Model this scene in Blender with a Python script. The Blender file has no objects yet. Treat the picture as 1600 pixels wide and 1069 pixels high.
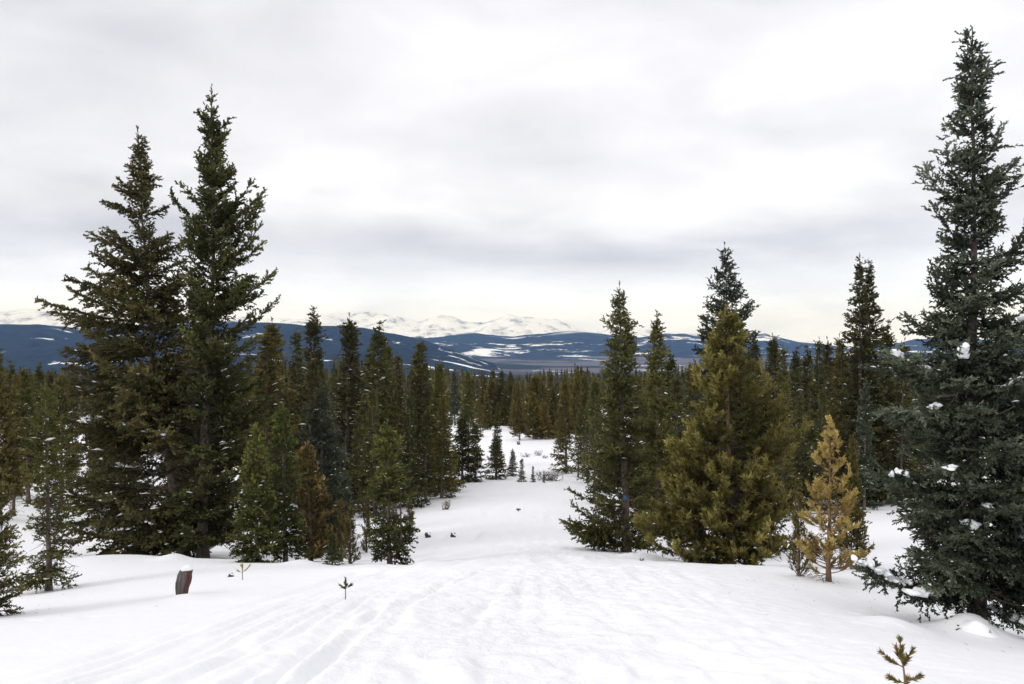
import bpy, math, random
import numpy as np
from mathutils import Vector

SC = bpy.context.scene
COL = SC.collection
F, CX, CY = 1244.0, 800.0, 534.0          # focal length and image centre of the photograph, in its pixels

# ------------------------------------------------------------------ camera, light, exposure
cam_d = bpy.data.cameras.new('camera')
cam_d.lens = 28.0; cam_d.sensor_width = 36.0
cam_d.clip_start = 0.1; cam_d.clip_end = 60000
cam = bpy.data.objects.new('camera', cam_d); COL.objects.link(cam)
cam.location = (0, 0, 0); cam.rotation_euler = (math.radians(90), 0, 0)
SC.camera = cam
SUN_EL, SUN_AZ = 34.0, 248.0              # azimuth clockwise from +Y: the veiled sun stands left of and a little behind the camera
SC.view_settings.view_transform = 'Standard'
try: SC.view_settings.look = 'None'
except Exception: pass
SC.view_settings.gamma = 1.0
SC.view_settings.use_curve_mapping = False
SC.view_settings.exposure = 0.17
SC.cycles.max_bounces = 5; SC.cycles.diffuse_bounces = 3; SC.cycles.glossy_bounces = 1
SC.cycles.transmission_bounces = 1; SC.cycles.volume_bounces = 0; SC.cycles.transparent_max_bounces = 8
SC.cycles.caustics_reflective = False; SC.cycles.caustics_refractive = False
SC.cycles.use_denoising = True
try:
    SC.cycles.denoiser = 'OPENIMAGEDENOISE'; SC.cycles.denoising_input_passes = 'RGB_ALBEDO_NORMAL'; SC.cycles.denoising_prefilter = 'ACCURATE'
except Exception: pass

world = bpy.data.worlds.new('World'); SC.world = world; world.use_nodes = True


class NT:
    """tiny node-tree writer"""
    def __init__(s, tree): s.t = tree; tree.nodes.clear()
    def n(s, typ, **kw):
        nd = s.t.nodes.new(typ)
        for k, v in kw.items():
            if k.startswith('i_'): nd.inputs[k[2:].replace('_', ' ')].default_value = v
            elif k.startswith('j'): nd.inputs[int(k[1:])].default_value = v
            else: setattr(nd, k, v)
        return nd
    def l(s, a, b): s.t.links.new(a, b)
    def math(s, op, a, b=None, c=None, clamp=False):
        m = s.n('ShaderNodeMath', operation=op, use_clamp=clamp)
        for i, v in enumerate((a, b, c)):
            if v is None: continue
            if isinstance(v, (int, float)): m.inputs[i].default_value = v
            else: s.l(v, m.inputs[i])
        return m.outputs[0]
    def mix(s, f, a, b):
        m = s.n('ShaderNodeMix', data_type='RGBA')
        for i, v in ((0, f), (6, a), (7, b)):
            if isinstance(v, (int, float)): m.inputs[i].default_value = v
            elif isinstance(v, (tuple, list)): m.inputs[i].default_value = tuple(v) + ((1,) if len(v) == 3 else ())
            else: s.l(v, m.inputs[i])
        return m.outputs[2]
    def ramp(s, fac, stops, interp='LINEAR'):
        r = s.n('ShaderNodeValToRGB'); cr = r.color_ramp; cr.interpolation = interp
        while len(cr.elements) < len(stops): cr.elements.new(0.5)
        for e, (p, c) in zip(cr.elements, stops):
            e.position = p; e.color = (c, c, c, 1) if isinstance(c, (int, float)) else tuple(c) + (1,)
        s.l(fac, r.inputs[0]); return r.outputs[0]


def build_world():
    t = NT(world.node_tree)
    out = t.n('ShaderNodeOutputWorld'); bg = t.n('ShaderNodeBackground')
    sky = t.n('ShaderNodeTexSky', sky_type='NISHITA', sun_disc=False)
    sky.sun_elevation = math.radians(SUN_EL); sky.sun_rotation = math.radians(SUN_AZ)
    sky.altitude = 3000; sky.dust_density = 2.0
    tc = t.n('ShaderNodeTexCoord'); sep = t.n('ShaderNodeSeparateXYZ'); t.l(tc.outputs['Generated'], sep.inputs[0])
    x, y, z = sep.outputs
    # the overcast deck: a flat layer seen from below, so the cloud pattern stretches towards the horizon
    zz = t.math('MAXIMUM', z, 0.0)
    den = t.math('ADD', zz, 0.25)
    px = t.math('DIVIDE', x, den); py = t.math('DIVIDE', y, den)
    comb = t.n('ShaderNodeCombineXYZ'); t.l(t.math('MULTIPLY', px, 0.85), comb.inputs[0]); t.l(py, comb.inputs[1])
    n1 = t.n('ShaderNodeTexNoise', i_Scale=0.85, i_Detail=4.0, i_Roughness=0.5, i_Distortion=0.5); t.l(comb.outputs[0], n1.inputs['Vector'])
    off = t.n('ShaderNodeVectorMath', operation='ADD'); t.l(comb.outputs[0], off.inputs[0]); off.inputs[1].default_value = (7.3, 2.1, 0)
    n2 = t.n('ShaderNodeTexNoise', i_Scale=2.6, i_Detail=7.0, i_Roughness=0.52, i_Distortion=0.3); t.l(off.outputs[0], n2.inputs['Vector'])
    # azimuth and elevation of the view direction, for the clouds that can be told apart
    az = t.math('ARCTAN2', x, y); el = t.math('ARCSINE', z)

    def blob(c_az, c_el, w_az, w_el, slope=0.0):
        da = t.math('SUBTRACT', az, c_az)
        de = t.math('SUBTRACT', t.math('SUBTRACT', el, c_el), t.math('MULTIPLY', da, slope))
        wob = t.math('MULTIPLY', t.math('SUBTRACT', n2.outputs[0], 0.5), 0.9)
        a2 = t.math('POWER', t.math('DIVIDE', da, w_az), 2.0)
        e2 = t.math('POWER', t.math('ADD', t.math('DIVIDE', de, w_el), wob), 2.0)
        return t.math('EXPONENT', t.math('MULTIPLY', t.math('ADD', a2, e2), -1.0))
    base = t.math('ADD', t.math('MULTIPLY', t.math('SUBTRACT', n1.outputs[0], 0.5), 0.62), 0.86)
    base = t.math('ADD', base, t.math('MULTIPLY', t.math('SUBTRACT', n2.outputs[0], 0.5), 0.46))
    for b, g in ((blob(-0.08, 0.125, 0.26, 0.030, -0.06), -0.20), (blob(0.25, 0.105, 0.30, 0.024, 0.05), -0.17),
                 (blob(-0.45, 0.125, 0.22, 0.035), -0.14), (blob(-0.50, 0.33, 0.32, 0.07), -0.12), (blob(0.10, 0.235, 0.25, 0.05, 0.1), -0.07),
                 (blob(0.26, 0.17, 0.30, 0.05, 0.2), 0.14), (blob(0.36, 0.31, 0.20, 0.04, 0.3), 0.12), (blob(0.0, 0.04, 2.5, 0.045), 0.17),
                 (blob(-0.25, 0.22, 0.2, 0.04), 0.08), (blob(0.05, 0.33, 0.5, 0.05), 0.04)):
        base = t.math('ADD', base, t.math('MULTIPLY', b, g))
    base = t.math('MINIMUM', t.math('MAXIMUM', base, 0.60), 1.06)
    # an overcast sky grows brighter towards the zenith
    lift = t.math('ADD', 1.0, t.math('MULTIPLY', t.math('MAXIMUM', t.math('SUBTRACT', z, 0.42), 0.0), 0.35))
    val = t.math('MULTIPLY', base, lift)
    tint = t.mix(t.ramp(base, [(0.55, 0.0), (0.95, 1.0)]), (0.958, 0.950, 1.0), (1.0, 0.988, 1.005))
    low = t.n('ShaderNodeMapRange', clamp=True); t.l(z, low.inputs[0]); low.inputs[1].default_value = 0.16; low.inputs[2].default_value = 0.0
    tint = t.mix(t.math('MULTIPLY', low.outputs[0], 1.0), tint, (0.862, 0.925, 1.12))
    vm = t.n('ShaderNodeVectorMath', operation='SCALE'); t.l(tint, vm.inputs[0]); t.l(val, vm.inputs['Scale'])
    sk = t.n('ShaderNodeVectorMath', operation='SCALE'); t.l(sky.outputs[0], sk.inputs[0]); sk.inputs['Scale'].default_value = 0.18
    # the background strength stays in the physical sky's range; the cloud deck is scaled up to match it
    cl = t.n('ShaderNodeVectorMath', operation='SCALE'); t.l(vm.outputs[0], cl.inputs[0]); cl.inputs['Scale'].default_value = 9.4
    add = t.n('ShaderNodeVectorMath', operation='ADD'); t.l(cl.outputs[0], add.inputs[0]); t.l(sk.outputs[0], add.inputs[1])
    t.l(add.outputs[0], bg.inputs[0]); bg.inputs[1].default_value = 0.1
    t.l(bg.outputs[0], out.inputs[0])
build_world()

sun_d = bpy.data.lights.new('sun', 'SUN'); sun_d.energy = 1.0; sun_d.angle = math.radians(20); sun_d.color = (1.0, 0.955, 0.89)
sun = bpy.data.objects.new('sun', sun_d); COL.objects.link(sun)
_e, _a = math.radians(SUN_EL), math.radians(SUN_AZ)
sun.rotation_euler = Vector((math.sin(_a) * math.cos(_e), math.cos(_a) * math.cos(_e), math.sin(_e))).to_track_quat('Z', 'Y').to_euler()
sun.location = (0, 0, 60)


# ------------------------------------------------------------------ numpy helpers
def sstep(a, b, x):
    t = np.clip((x - a) / (b - a), 0, 1); return t * t * (3 - 2 * t)

def _h(ix, iy, s):
    n = (ix * 374761393 + iy * 668265263 + s * 974634777) & 0xffffffff
    n = ((n ^ (n >> 13)) * 1274126177) & 0xffffffff
    return ((n ^ (n >> 16)) & 0xffff) / 65535.0

def vnoise(x, y, s=0):
    ix = np.floor(x).astype(np.int64); iy = np.floor(y).astype(np.int64)
    fx = x - ix; fy = y - iy; fx = fx * fx * (3 - 2 * fx); fy = fy * fy * (3 - 2 * fy)
    return (_h(ix, iy, s) * (1 - fx) + _h(ix + 1, iy, s) * fx) * (1 - fy) + (_h(ix, iy + 1, s) * (1 - fx) + _h(ix + 1, iy + 1, s) * fx) * fy

def fbm(x, y, o=4, s=0, g=0.5):
    v = 0; a = 1.0; tot = 0
    for k in range(o):
        v = v + a * (vnoise(x * 2 ** k + 17.3 * k, y * 2 ** k - 9.1 * k, s + k) - 0.5); tot += a; a *= g
    return v / tot * 2

def ridged(x, y, o=5, s=0):
    v = 0; a = 1.0; tot = 0
    for k in range(o):
        v = v + a * (1 - np.abs(2 * vnoise(x * 2 ** k + 5.7 * k, y * 2 ** k + 3.3 * k, s + k) - 1)); tot += a; a *= 0.5
    return v / tot

def mesh_np(name, V, faces, mat, smooth=False, attrs=None):
    """V (n,3); faces (m,3) or (m,4)"""
    me = bpy.data.meshes.new(name)
    V = np.ascontiguousarray(V, dtype=np.float32); faces = np.ascontiguousarray(faces, dtype=np.int32)
    m, k = faces.shape
    me.vertices.add(len(V)); me.vertices.foreach_set('co', V.ravel())
    me.loops.add(m * k); me.loops.foreach_set('vertex_index', faces.ravel())
    me.polygons.add(m); me.polygons.foreach_set('loop_start', np.arange(0, m * k, k, dtype=np.int32))
    me.polygons.foreach_set('loop_total', np.full(m, k, dtype=np.int32))
    if smooth: me.polygons.foreach_set('use_smooth', np.ones(m, dtype=bool))
    for an, av in (attrs or {}).items():
        at = me.attributes.new(an, 'FLOAT', 'POINT'); at.data.foreach_set('value', np.ascontiguousarray(av, dtype=np.float32))
    me.materials.append(mat)
    me.update(calc_edges=True)
    return me

def add_obj(name, me, parent=None, loc=None, **props):
    o = bpy.data.objects.new(name, me); COL.objects.link(o)
    if parent is not None: o.parent = parent
    if loc is not None: o.location = loc
    for k, v in props.items(): o[k] = v
    return o


# ------------------------------------------------------------------ materials
def new_mat(name):
    m = bpy.data.materials.new(name); m.use_nodes = True
    return m, NT(m.node_tree)

def bump(t, height, strength, dist):
    b = t.n('ShaderNodeBump'); b.inputs['Strength'].default_value = strength; b.inputs['Distance'].default_value = dist
    t.l(height, b.inputs['Height']); return b.outputs[0]

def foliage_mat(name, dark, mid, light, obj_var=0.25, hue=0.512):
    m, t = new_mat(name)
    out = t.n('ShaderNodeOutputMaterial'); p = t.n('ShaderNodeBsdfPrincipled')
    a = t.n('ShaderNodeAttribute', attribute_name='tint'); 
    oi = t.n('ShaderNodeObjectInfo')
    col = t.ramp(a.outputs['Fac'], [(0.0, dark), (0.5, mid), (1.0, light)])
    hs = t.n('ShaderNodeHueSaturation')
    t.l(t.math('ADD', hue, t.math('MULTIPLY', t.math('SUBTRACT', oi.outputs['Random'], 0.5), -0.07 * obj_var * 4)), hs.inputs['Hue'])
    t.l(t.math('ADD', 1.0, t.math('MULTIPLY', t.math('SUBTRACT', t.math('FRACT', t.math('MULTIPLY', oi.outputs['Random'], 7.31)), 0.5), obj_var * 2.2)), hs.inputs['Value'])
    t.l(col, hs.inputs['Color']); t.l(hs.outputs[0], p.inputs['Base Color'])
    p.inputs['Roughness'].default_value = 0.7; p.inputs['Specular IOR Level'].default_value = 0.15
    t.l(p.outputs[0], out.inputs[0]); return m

def bark_mat(name, c1, c2, c3):
    m, t = new_mat(name)
    out = t.n('ShaderNodeOutputMaterial'); p = t.n('ShaderNodeBsdfPrincipled')
    tc = t.n('ShaderNodeTexCoord'); mp = t.n('ShaderNodeMapping'); mp.inputs['Scale'].default_value = (14, 14, 4)
    t.l(tc.outputs['Object'], mp.inputs[0])
    n = t.n('ShaderNodeTexNoise', i_Scale=1.6, i_Detail=5.0, i_Roughness=0.65); t.l(mp.outputs[0], n.inputs['Vector'])
    n2 = t.n('ShaderNodeTexNoise', i_Scale=0.5, i_Detail=3.0); t.l(mp.outputs[0], n2.inputs['Vector'])
    col = t.ramp(n.outputs[0], [(0.3, c1), (0.5, c2), (0.72, c3)])
    col = t.mix(t.ramp(n2.outputs[0], [(0.45, 0.0), (0.7, 0.6)]), col, c1)
    t.l(col, p.inputs['Base Color']); p.inputs['Roughness'].default_value = 0.9
    t.l(bump(t, n.outputs[0], 0.8, 0.02), p.inputs['Normal'])
    t.l(p.outputs[0], out.inputs[0]); return m

def plain_mat(name, c, rough=0.8):
    m, t = new_mat(name)
    out = t.n('ShaderNodeOutputMaterial'); p = t.n('ShaderNodeBsdfPrincipled')
    tc = t.n('ShaderNodeTexCoord'); n = t.n('ShaderNodeTexNoise', i_Scale=30.0, i_Detail=3.0); t.l(tc.outputs['Object'], n.inputs['Vector'])
    t.l(t.mix(n.outputs[0], tuple(v * 0.6 for v in c), tuple(min(v * 1.4, 1) for v in c)), p.inputs['Base Color'])
    p.inputs['Roughness'].default_value = rough
    t.l(p.outputs[0], out.inputs[0]); return m

def snow_mat(name, bump_on=True):
    m, t = new_mat(name)
    out = t.n('ShaderNodeOutputMaterial'); p = t.n('ShaderNodeBsdfPrincipled')
    p.inputs['Roughness'].default_value = 0.65; p.inputs['Specular IOR Level'].default_value = 0.25
    tc = t.n('ShaderNodeTexCoord')
    if bump_on:
        na = t.n('ShaderNodeTexNoise', i_Scale=5.0, i_Detail=8.0, i_Roughness=0.62); t.l(tc.outputs['Object'], na.inputs['Vector'])
        nb = t.n('ShaderNodeTexNoise', i_Scale=0.35, i_Detail=3.0); t.l(tc.outputs['Object'], nb.inputs['Vector'])
        amp = t.ramp(nb.outputs[0], [(0.35, 0.35), (0.65, 1.0)])
        at = t.n('ShaderNodeAttribute', attribute_name='churn')
        h = t.math('MULTIPLY', na.outputs[0], t.math('MULTIPLY', amp, t.math('ADD', 0.25, at.outputs['Fac'])))
        t.l(bump(t, h, 0.8, 0.10), p.inputs['Normal'])
        t.l(t.mix(nb.outputs[0], (0.90, 0.905, 0.925), (0.93, 0.932, 0.945)), p.inputs['Base Color'])
    else:
        n = t.n('ShaderNodeTexNoise', i_Scale=22.0, i_Detail=4.0); t.l(tc.outputs['Object'], n.inputs['Vector'])
        t.l(bump(t, n.outputs[0], 0.5, 0.02), p.inputs['Normal'])
        p.inputs['Base Color'].default_value = (0.91, 0.915, 0.935, 1)
    t.l(p.outputs[0], out.inputs[0]); return m

def far_mat(name, forest, forest2, scale, snow_lo, snow_hi, patch=0.0, patch_scale=0.002, tan=None, elev=None, tree_h=12, pat_stretch=(1, 1, 1)):
    """far slopes: evergreen cover broken by snow fields (and, in the valley, by brown plains)"""
    m, t = new_mat(name)
    out = t.n('ShaderNodeOutputMaterial'); p = t.n('ShaderNodeBsdfPrincipled')
    tc = t.n('ShaderNodeTexCoord'); P = tc.outputs['Object']
    sep = t.n('ShaderNodeSeparateXYZ'); t.l(P, sep.inputs[0])
    fine = t.n('ShaderNodeTexNoise', i_Scale=scale, i_Detail=8.0, i_Roughness=0.7); t.l(P, fine.inputs['Vector'])
    mp = t.n('ShaderNodeMapping'); mp.inputs['Scale'].default_value = pat_stretch; t.l(P, mp.inputs[0])
    big = t.n('ShaderNodeTexNoise', i_Scale=patch_scale, i_Detail=9.0, i_Roughness=0.62, i_Distortion=0.6); t.l(mp.outputs[0], big.inputs['Vector'])
    col = t.mix(t.ramp(fine.outputs[0], [(0.35, 0.0), (0.65, 1.0)]), forest, forest2)
    if tan is not None:
        tn, t0, t1, y0, y1 = tan
        bn = t.n('ShaderNodeTexNoise', i_Scale=patch_scale * 0.8, i_Detail=7.0, i_Roughness=0.6); t.l(mp.outputs[0], bn.inputs['Vector'])
        ymask = t.math('MULTIPLY', t.n_range(sep.outputs[1], y0, y0 + 900), t.n_range(sep.outputs[1], y1, y1 - 900))
        f = t.math('MULTIPLY', t.ramp(bn.outputs[0], [(t0, 0.0), (t1, 1.0)]), ymask)
        col = t.mix(f, col, tn)
    big2 = t.math('ADD', big.outputs[0], t.math('MULTIPLY', t.math('SUBTRACT', fine.outputs[0], 0.5), 0.22))
    snow = t.ramp(big2, [(1 - patch - 0.015, 0.0), (1 - patch + 0.02, 1.0)])
    if elev is not None:
        z0, z1 = elev
        hf = t.n_range(t.math('ADD', sep.outputs[2], t.math('MULTIPLY', t.math('SUBTRACT', big.outputs[0], 0.5), (z1 - z0) * 5.0)), z0, z1)
        snow = t.math('MAXIMUM', snow, hf)
    sc = t.mix(t.ramp(fine.outputs[0], [(snow_lo, 0.0), (snow_hi, 1.0)]), (0.15, 0.15, 0.16), (0.89, 0.925, 0.965))
    col = t.mix(snow, col, sc)
    t.l(col, p.inputs['Base Color']); p.inputs['Roughness'].default_value = 1.0; p.inputs['Specular IOR Level'].default_value = 0.0
    t.l(bump(t, fine.outputs[0], 0.6, tree_h), p.inputs['Normal'])
    t.l(p.outputs[0], out.inputs[0]); return m

def _n_range(s, v, a, b):
    r = s.n('ShaderNodeMapRange', clamp=True); s.l(v, r.inputs[0]); r.inputs[1].default_value = a; r.inputs[2].default_value = b
    return r.outputs[0]
NT.n_range = _n_range

M = {}
M['snow'] = snow_mat('snow'); M['clump'] = snow_mat('snow_on_branches', False)
M['spruce'] = foliage_mat('spruce_needles', (0.034, 0.031, 0.013), (0.082, 0.074, 0.027), (0.180, 0.152, 0.050), 0.20)
M['olive_spruce'] = foliage_mat('olive_spruce_needles', (0.042, 0.036, 0.012), (0.105, 0.088, 0.025), (0.205, 0.165, 0.042), 0.15)
M['green_spruce'] = foliage_mat('young_green_needles', (0.034, 0.037, 0.013), (0.090, 0.092, 0.026), (0.240, 0.225, 0.052), 0.08)
M['blue_spruce'] = foliage_mat('blue_green_needles', (0.026, 0.031, 0.019), (0.060, 0.071, 0.044), (0.165, 0.188, 0.125), 0.1)
M['pine'] = foliage_mat('olive_pine_needles', (0.055, 0.046, 0.016), (0.150, 0.122, 0.036), (0.350, 0.275, 0.088), 0.14, 0.502)
M['gold_pine'] = foliage_mat('golden_pine_needles', (0.17, 0.128, 0.040), (0.38, 0.285, 0.090), (0.58, 0.465, 0.155), 0.1, 0.506)
M['bark'] = bark_mat('grey_brown_bark', (0.045, 0.032, 0.026), (0.13, 0.095, 0.080), (0.25, 0.20, 0.17))
M['twig'] = bark_mat('twig_bark', (0.040, 0.028, 0.022), (0.085, 0.060, 0.048), (0.14, 0.105, 0.085))
M['red_twig'] = bark_mat('reddish_pine_bark', (0.09, 0.05, 0.03), (0.19, 0.115, 0.065), (0.30, 0.20, 0.12))


# ------------------------------------------------------------------ the lie of the land
CTRL = []
def cp(rows, cols, D):
    for r, c in zip(rows, cols): CTRL.append((c, r, D))
cols = (-700, -300, 0, 300, 600, 850, 1150, 1400, 1600, 2000, 2400)
def band(D, rows): cp(rows, cols, D)
band(4.6,  (1068, 1068, 1068, 1068, 1068, 1068, 1068, 1070, 1085, 1110, 1120))
band(8.0,  (985, 985, 988, 975, 958, 955, 958, 988, 1018, 1050, 1060))
band(11.5, (945, 950, 950, 928, 915, 905, 905, 938, 985, 1020, 1030))
band(14.0, (925, 928, 925, 900, 886, 880, 884, 910, 955, 985, 990))
band(17.5, (895, 895, 893, 876, 884, 866, 882, 890, 925, 950, 950))
band(22.5, (870, 870, 870, 870, 868, 845, 872, 868, 890, 905, 905))
band(32.0, (812, 815, 820, 835, 822, 802, 830, 812, 825, 835, 835))
band(46.0, (765, 768, 770, 782, 768, 762, 778, 768, 775, 780, 780))
band(60.0, (730, 730, 734, 742, 738, 732, 742, 738, 742, 745, 745))
band(90.0, (692, 692, 694, 696, 694, 683, 696, 696, 698, 700, 700))
band(130., (664, 664, 665, 666, 664, 663, 666, 668, 668, 668, 668))
band(220., (640, 640, 642, 640, 638, 636, 638, 640, 640, 640, 640))
band(450., (618,) * 11)
band(900., (607,) * 11)
_P = np.array([(((c - CX) / F) * D / (D + 6) * 1.2, math.log(D + 6) * 0.9, ((CY - r) / F * D) / (D + 6)) for c, r, D in CTRL]
              + [(a * 1.2, math.log(y + 6) * 0.9, z / (y + 6)) for a in (-1.6, -0.8, 0, 0.8, 1.6) for y, z in ((-4.5, -1.5), (-3, -1.55), (0, -1.62), (2, -1.74))])
def _kern(d): return np.where(d > 1e-9, d * d * np.log(d + 1e-12), 0)
def _fit():
    n = len(_P); A = np.zeros((n + 3, n + 3))
    A[:n, :n] = _kern(np.hypot(_P[:, None, 0] - _P[None, :, 0], _P[:, None, 1] - _P[None, :, 1])) + np.eye(n) * 0.0006
    A[:n, n] = 1; A[:n, n + 1:] = _P[:, :2]; A[n, :n] = 1; A[n + 1:, :n] = _P[:, :2].T
    return np.linalg.solve(A, np.concatenate([_P[:, 2], [0, 0, 0]]))
_W = _fit()
def ground0(x, y):
    x = np.asarray(x, float); y = np.asarray(y, float); sh = np.broadcast(x, y).shape
    yy = np.maximum(y, -5.0) + 6
    a = np.clip(x / yy, -1.9, 1.9) * 1.2; l = np.log(yy) * 0.9
    a = np.broadcast_to(a, sh).ravel(); l = np.broadcast_to(l, sh).ravel()
    out = np.empty(len(a))
    for s in range(0, len(a), 20000):
        d = np.hypot(a[s:s + 20000, None] - _P[None, :, 0], l[s:s + 20000, None] - _P[None, :, 1])
        out[s:s + 20000] = _kern(d) @ _W[:-3] + _W[-3] + _W[-2] * a[s:s + 20000] + _W[-1] * l[s:s + 20000]
    return out.reshape(sh) * yy

def depth_at(col, row, lo=3.0, hi=16.0):
    """depth where the line of sight through a pixel first meets the snow between lo and hi metres"""
    y = np.geomspace(lo, hi, 160); x = (col - CX) / F * y
    r = CY - ground0(x, y) / y * F
    k = np.argmax(r <= row)
    return y[k] if r[k] <= row else y[np.argmin(np.abs(r - row))]

# ski and snowmobile tracks, each a line followed over the snow
PX_TRACKS = []
rt = random.Random(5)
for i in range(17):                       # the fan that sweeps in from the lower left
    f = i / 16
    j = rt.uniform(-12, 12)
    PX_TRACKS.append(([(-60 + 620 * f + j, 1085), (150 + 440 * f + j, 1020), (330 + 300 * f, 962 + 5 * f), (450 + 220 * f, 925), (560 + 170 * f, 893)], rt.uniform(0.012, 0.036), rt.uniform(0.035, 0.085)))
for i in range(11):                       # the fan that runs off to the lower right
    f = i / 10
    j = rt.uniform(-14, 14)
    PX_TRACKS.append(([(860 + 200 * f, 888), (900 + 225 * f + j, 925), (950 + 260 * f + j, 975), (985 + 300 * f + j * .5, 1020), (1000 + 420 * f, 1085)], rt.uniform(0.010, 0.028), rt.uniform(0.035, 0.08)))
for pts in ([(250, 1085), (420, 1010), (700, 950), (900, 905)], [(120, 1050), (350, 1020), (620, 1000), (760, 960)], [(700, 1085), (620, 1010), (640, 940), (760, 890)], [(990, 885), (1015, 930), (1022, 990), (1010, 1085)], [(1060, 888), (1120, 930), (1220, 985), (1380, 1010)], [(640, 1085), (700, 1000), (770, 930), (800, 885)],
            [(760, 1085), (790, 1000), (815, 940), (820, 885)], [(370, 1010), (395, 985), (500, 975), (560, 950)], [(480, 990), (500, 960), (585, 935)], [(900, 1085), (870, 1000), (850, 940), (840, 885)]):
    PX_TRACKS.append((pts, 0.03, 0.09))

def catmull(P, n=14):
    P = np.array(P, float); P = np.vstack([2 * P[0] - P[1], P, 2 * P[-1] - P[-2]]); out = []
    for i in range(1, len(P) - 2):
        for t in np.linspace(0, 1, n, endpoint=False):
            out.append(0.5 * ((2 * P[i]) + (-P[i - 1] + P[i + 1]) * t + (2 * P[i - 1] - 5 * P[i] + 4 * P[i + 1] - P[i + 2]) * t * t + (-P[i - 1] + 3 * P[i] - 3 * P[i + 1] + P[i + 2]) * t ** 3))
    out.append(P[-2]); return np.array(out)

TRACKS = []
for pts, dep, wid in PX_TRACKS:
    q = []
    for c, r in pts:
        D = depth_at(c, r, 3.4); q.append(((c - CX) / F * D, D))
    TRACKS.append((catmull(q), dep, wid))
far = [[(12.5, -1.1), (18, -.9), (26, -.2), (34, .1), (46, 0.3), (60, 0.9)], [(12.5, -2.0), (18, -1.9), (24, -1.3), (33, -1.0), (46, -0.4)], [(12.5, -.2), (20, 0.1), (30, 0.5), (46, 0.9), (60, 1.4)],
       [(12.5, .6), (20, .5), (30, 0.9), (46, 1.4)], [(15, -3.2), (20, -2.4), (27, -2.3), (36, -1.7)], [(13, 1.3), (19, 0.9), (28, 1.3), (40, 1.8)]]
for q in far: TRACKS.append((catmull([(x, y) for y, x in q]), 0.035, 0.16))

def seg_dist(px, py, poly):
    best = np.full(px.shape, 1e9); side = np.zeros(px.shape)
    for (ax, ay), (bx, by) in zip(poly[:-1], poly[1:]):
        dx, dy = bx - ax, by - ay; L2 = dx * dx + dy * dy + 1e-9
        t = np.clip(((px - ax) * dx + (py - ay) * dy) / L2, 0, 1)
        ex = px - ax - t * dx; ey = py - ay - t * dy; d = ex * ex + ey * ey
        m = d < best; best[m] = d[m]; side[m] = (ex * dy - ey * dx)[m]
    return np.sqrt(best), np.sign(side)

def relief(x, y):
    """undulations, drifts, churned snow and tracks on top of the lie of the land"""
    r = np.hypot(x, y)
    z = 0.05 * fbm(x * 0.35, y * 0.35, 3, 3) + 0.30 * sstep(25, 90, r) * fbm(x * 0.05, y * 0.05, 3, 8)
    mid = np.exp(-((x - 0.4 - 0.02 * y) / (1.6 + 0.10 * y)) ** 2) * sstep(3000, 2000, r)
    churn = mid * sstep(-2, 3, y) * (1 - sstep(60, 100, y))
    z = z + churn * 0.034 * fbm(x * 2.6, y * 2.2, 3, 21) + churn * 0.030 * fbm(x * 7, y * 8, 2, 31)
    z = z + 0.010 * fbm(x * 2.0, y * 1.2, 3, 41)
    crust = np.exp(-((x - 4.35) / .55) ** 2 - ((y - 9.6) / .35) ** 2) + .8 * np.exp(-((x + 5.6) / .8) ** 2 - ((y - 9.3) / .4) ** 2)      # broken crust and old footprints
    z = z - crust * 0.09 * np.clip(vnoise(x * 5, y * 5, 77) - .45, 0, 1)
    return z, churn

def track_relief(x, y):
    z = np.zeros(x.shape)
    for poly, dep, wid in TRACKS:
        x0, y0 = poly.min(0) - 0.8; x1, y1 = poly.max(0) + 0.8
        m = (x > x0) & (x < x1) & (y > y0) & (y < y1)
        if not m.any(): continue
        d, s = seg_dist(x[m], y[m], poly)
        w = wid * (1 + 0.35 * fbm(x[m] * 1.3, y[m] * 1.3, 2, 9))
        fade = 0.1 + 0.9 * sstep(-0.35, 0.3, fbm(x[m] * 0.5 + dep * 900, y[m] * 0.5, 2, 12))
        prof = -np.exp(-(d / w) ** 2) + 0.55 * np.exp(-((d - 1.9 * w) / (0.9 * w)) ** 2) * (0.5 + 0.5 * s)
        z[m] += dep * prof * fade * np.where(x[m] < -0.03 * y[m], 1.9, 0.6)
    return np.clip(z, -0.12, 0.07)

# hollows round trunks and mounds of snow, filled by the objects below: (x, y, radius, height)
BUMPS = [((-513 / F) * 11, 11.0, 0.28, 0.05), (725 / F * 8.9 + 0.02, 8.85, 0.55, 0.10), ((1395 - CX) / F * 8.6, 8.6, 0.35, 0.10), ((1500 - CX) / F * 9.2, 9.0, 0.30, 0.16),
         ((150 - CX) / F * 19, 19, 1.5, .18), ((1000 - CX) / F * 17.5, 17.5, .5, .12), ((470 - CX) / F * 16.8, 16.8, .35, .12), ((270 - CX) / F * 18.3, 18.3, .35, .15)]
def ground(x, y):
    x = np.asarray(x, float); y = np.asarray(y, float)
    z = ground0(x, y) + relief(x, y)[0]
    for bx, by, r, h in BUMPS: z = z + h * np.exp(-((x - bx) ** 2 + (y - by) ** 2) / (r * r))
    return z

def grid_faces(nu, nv):
    i = np.arange(nu * nv).reshape(nv, nu)
    return np.stack([i[:-1, :-1], i[:-1, 1:], i[1:, 1:], i[1:, :-1]], -1).reshape(-1, 4)

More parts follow.
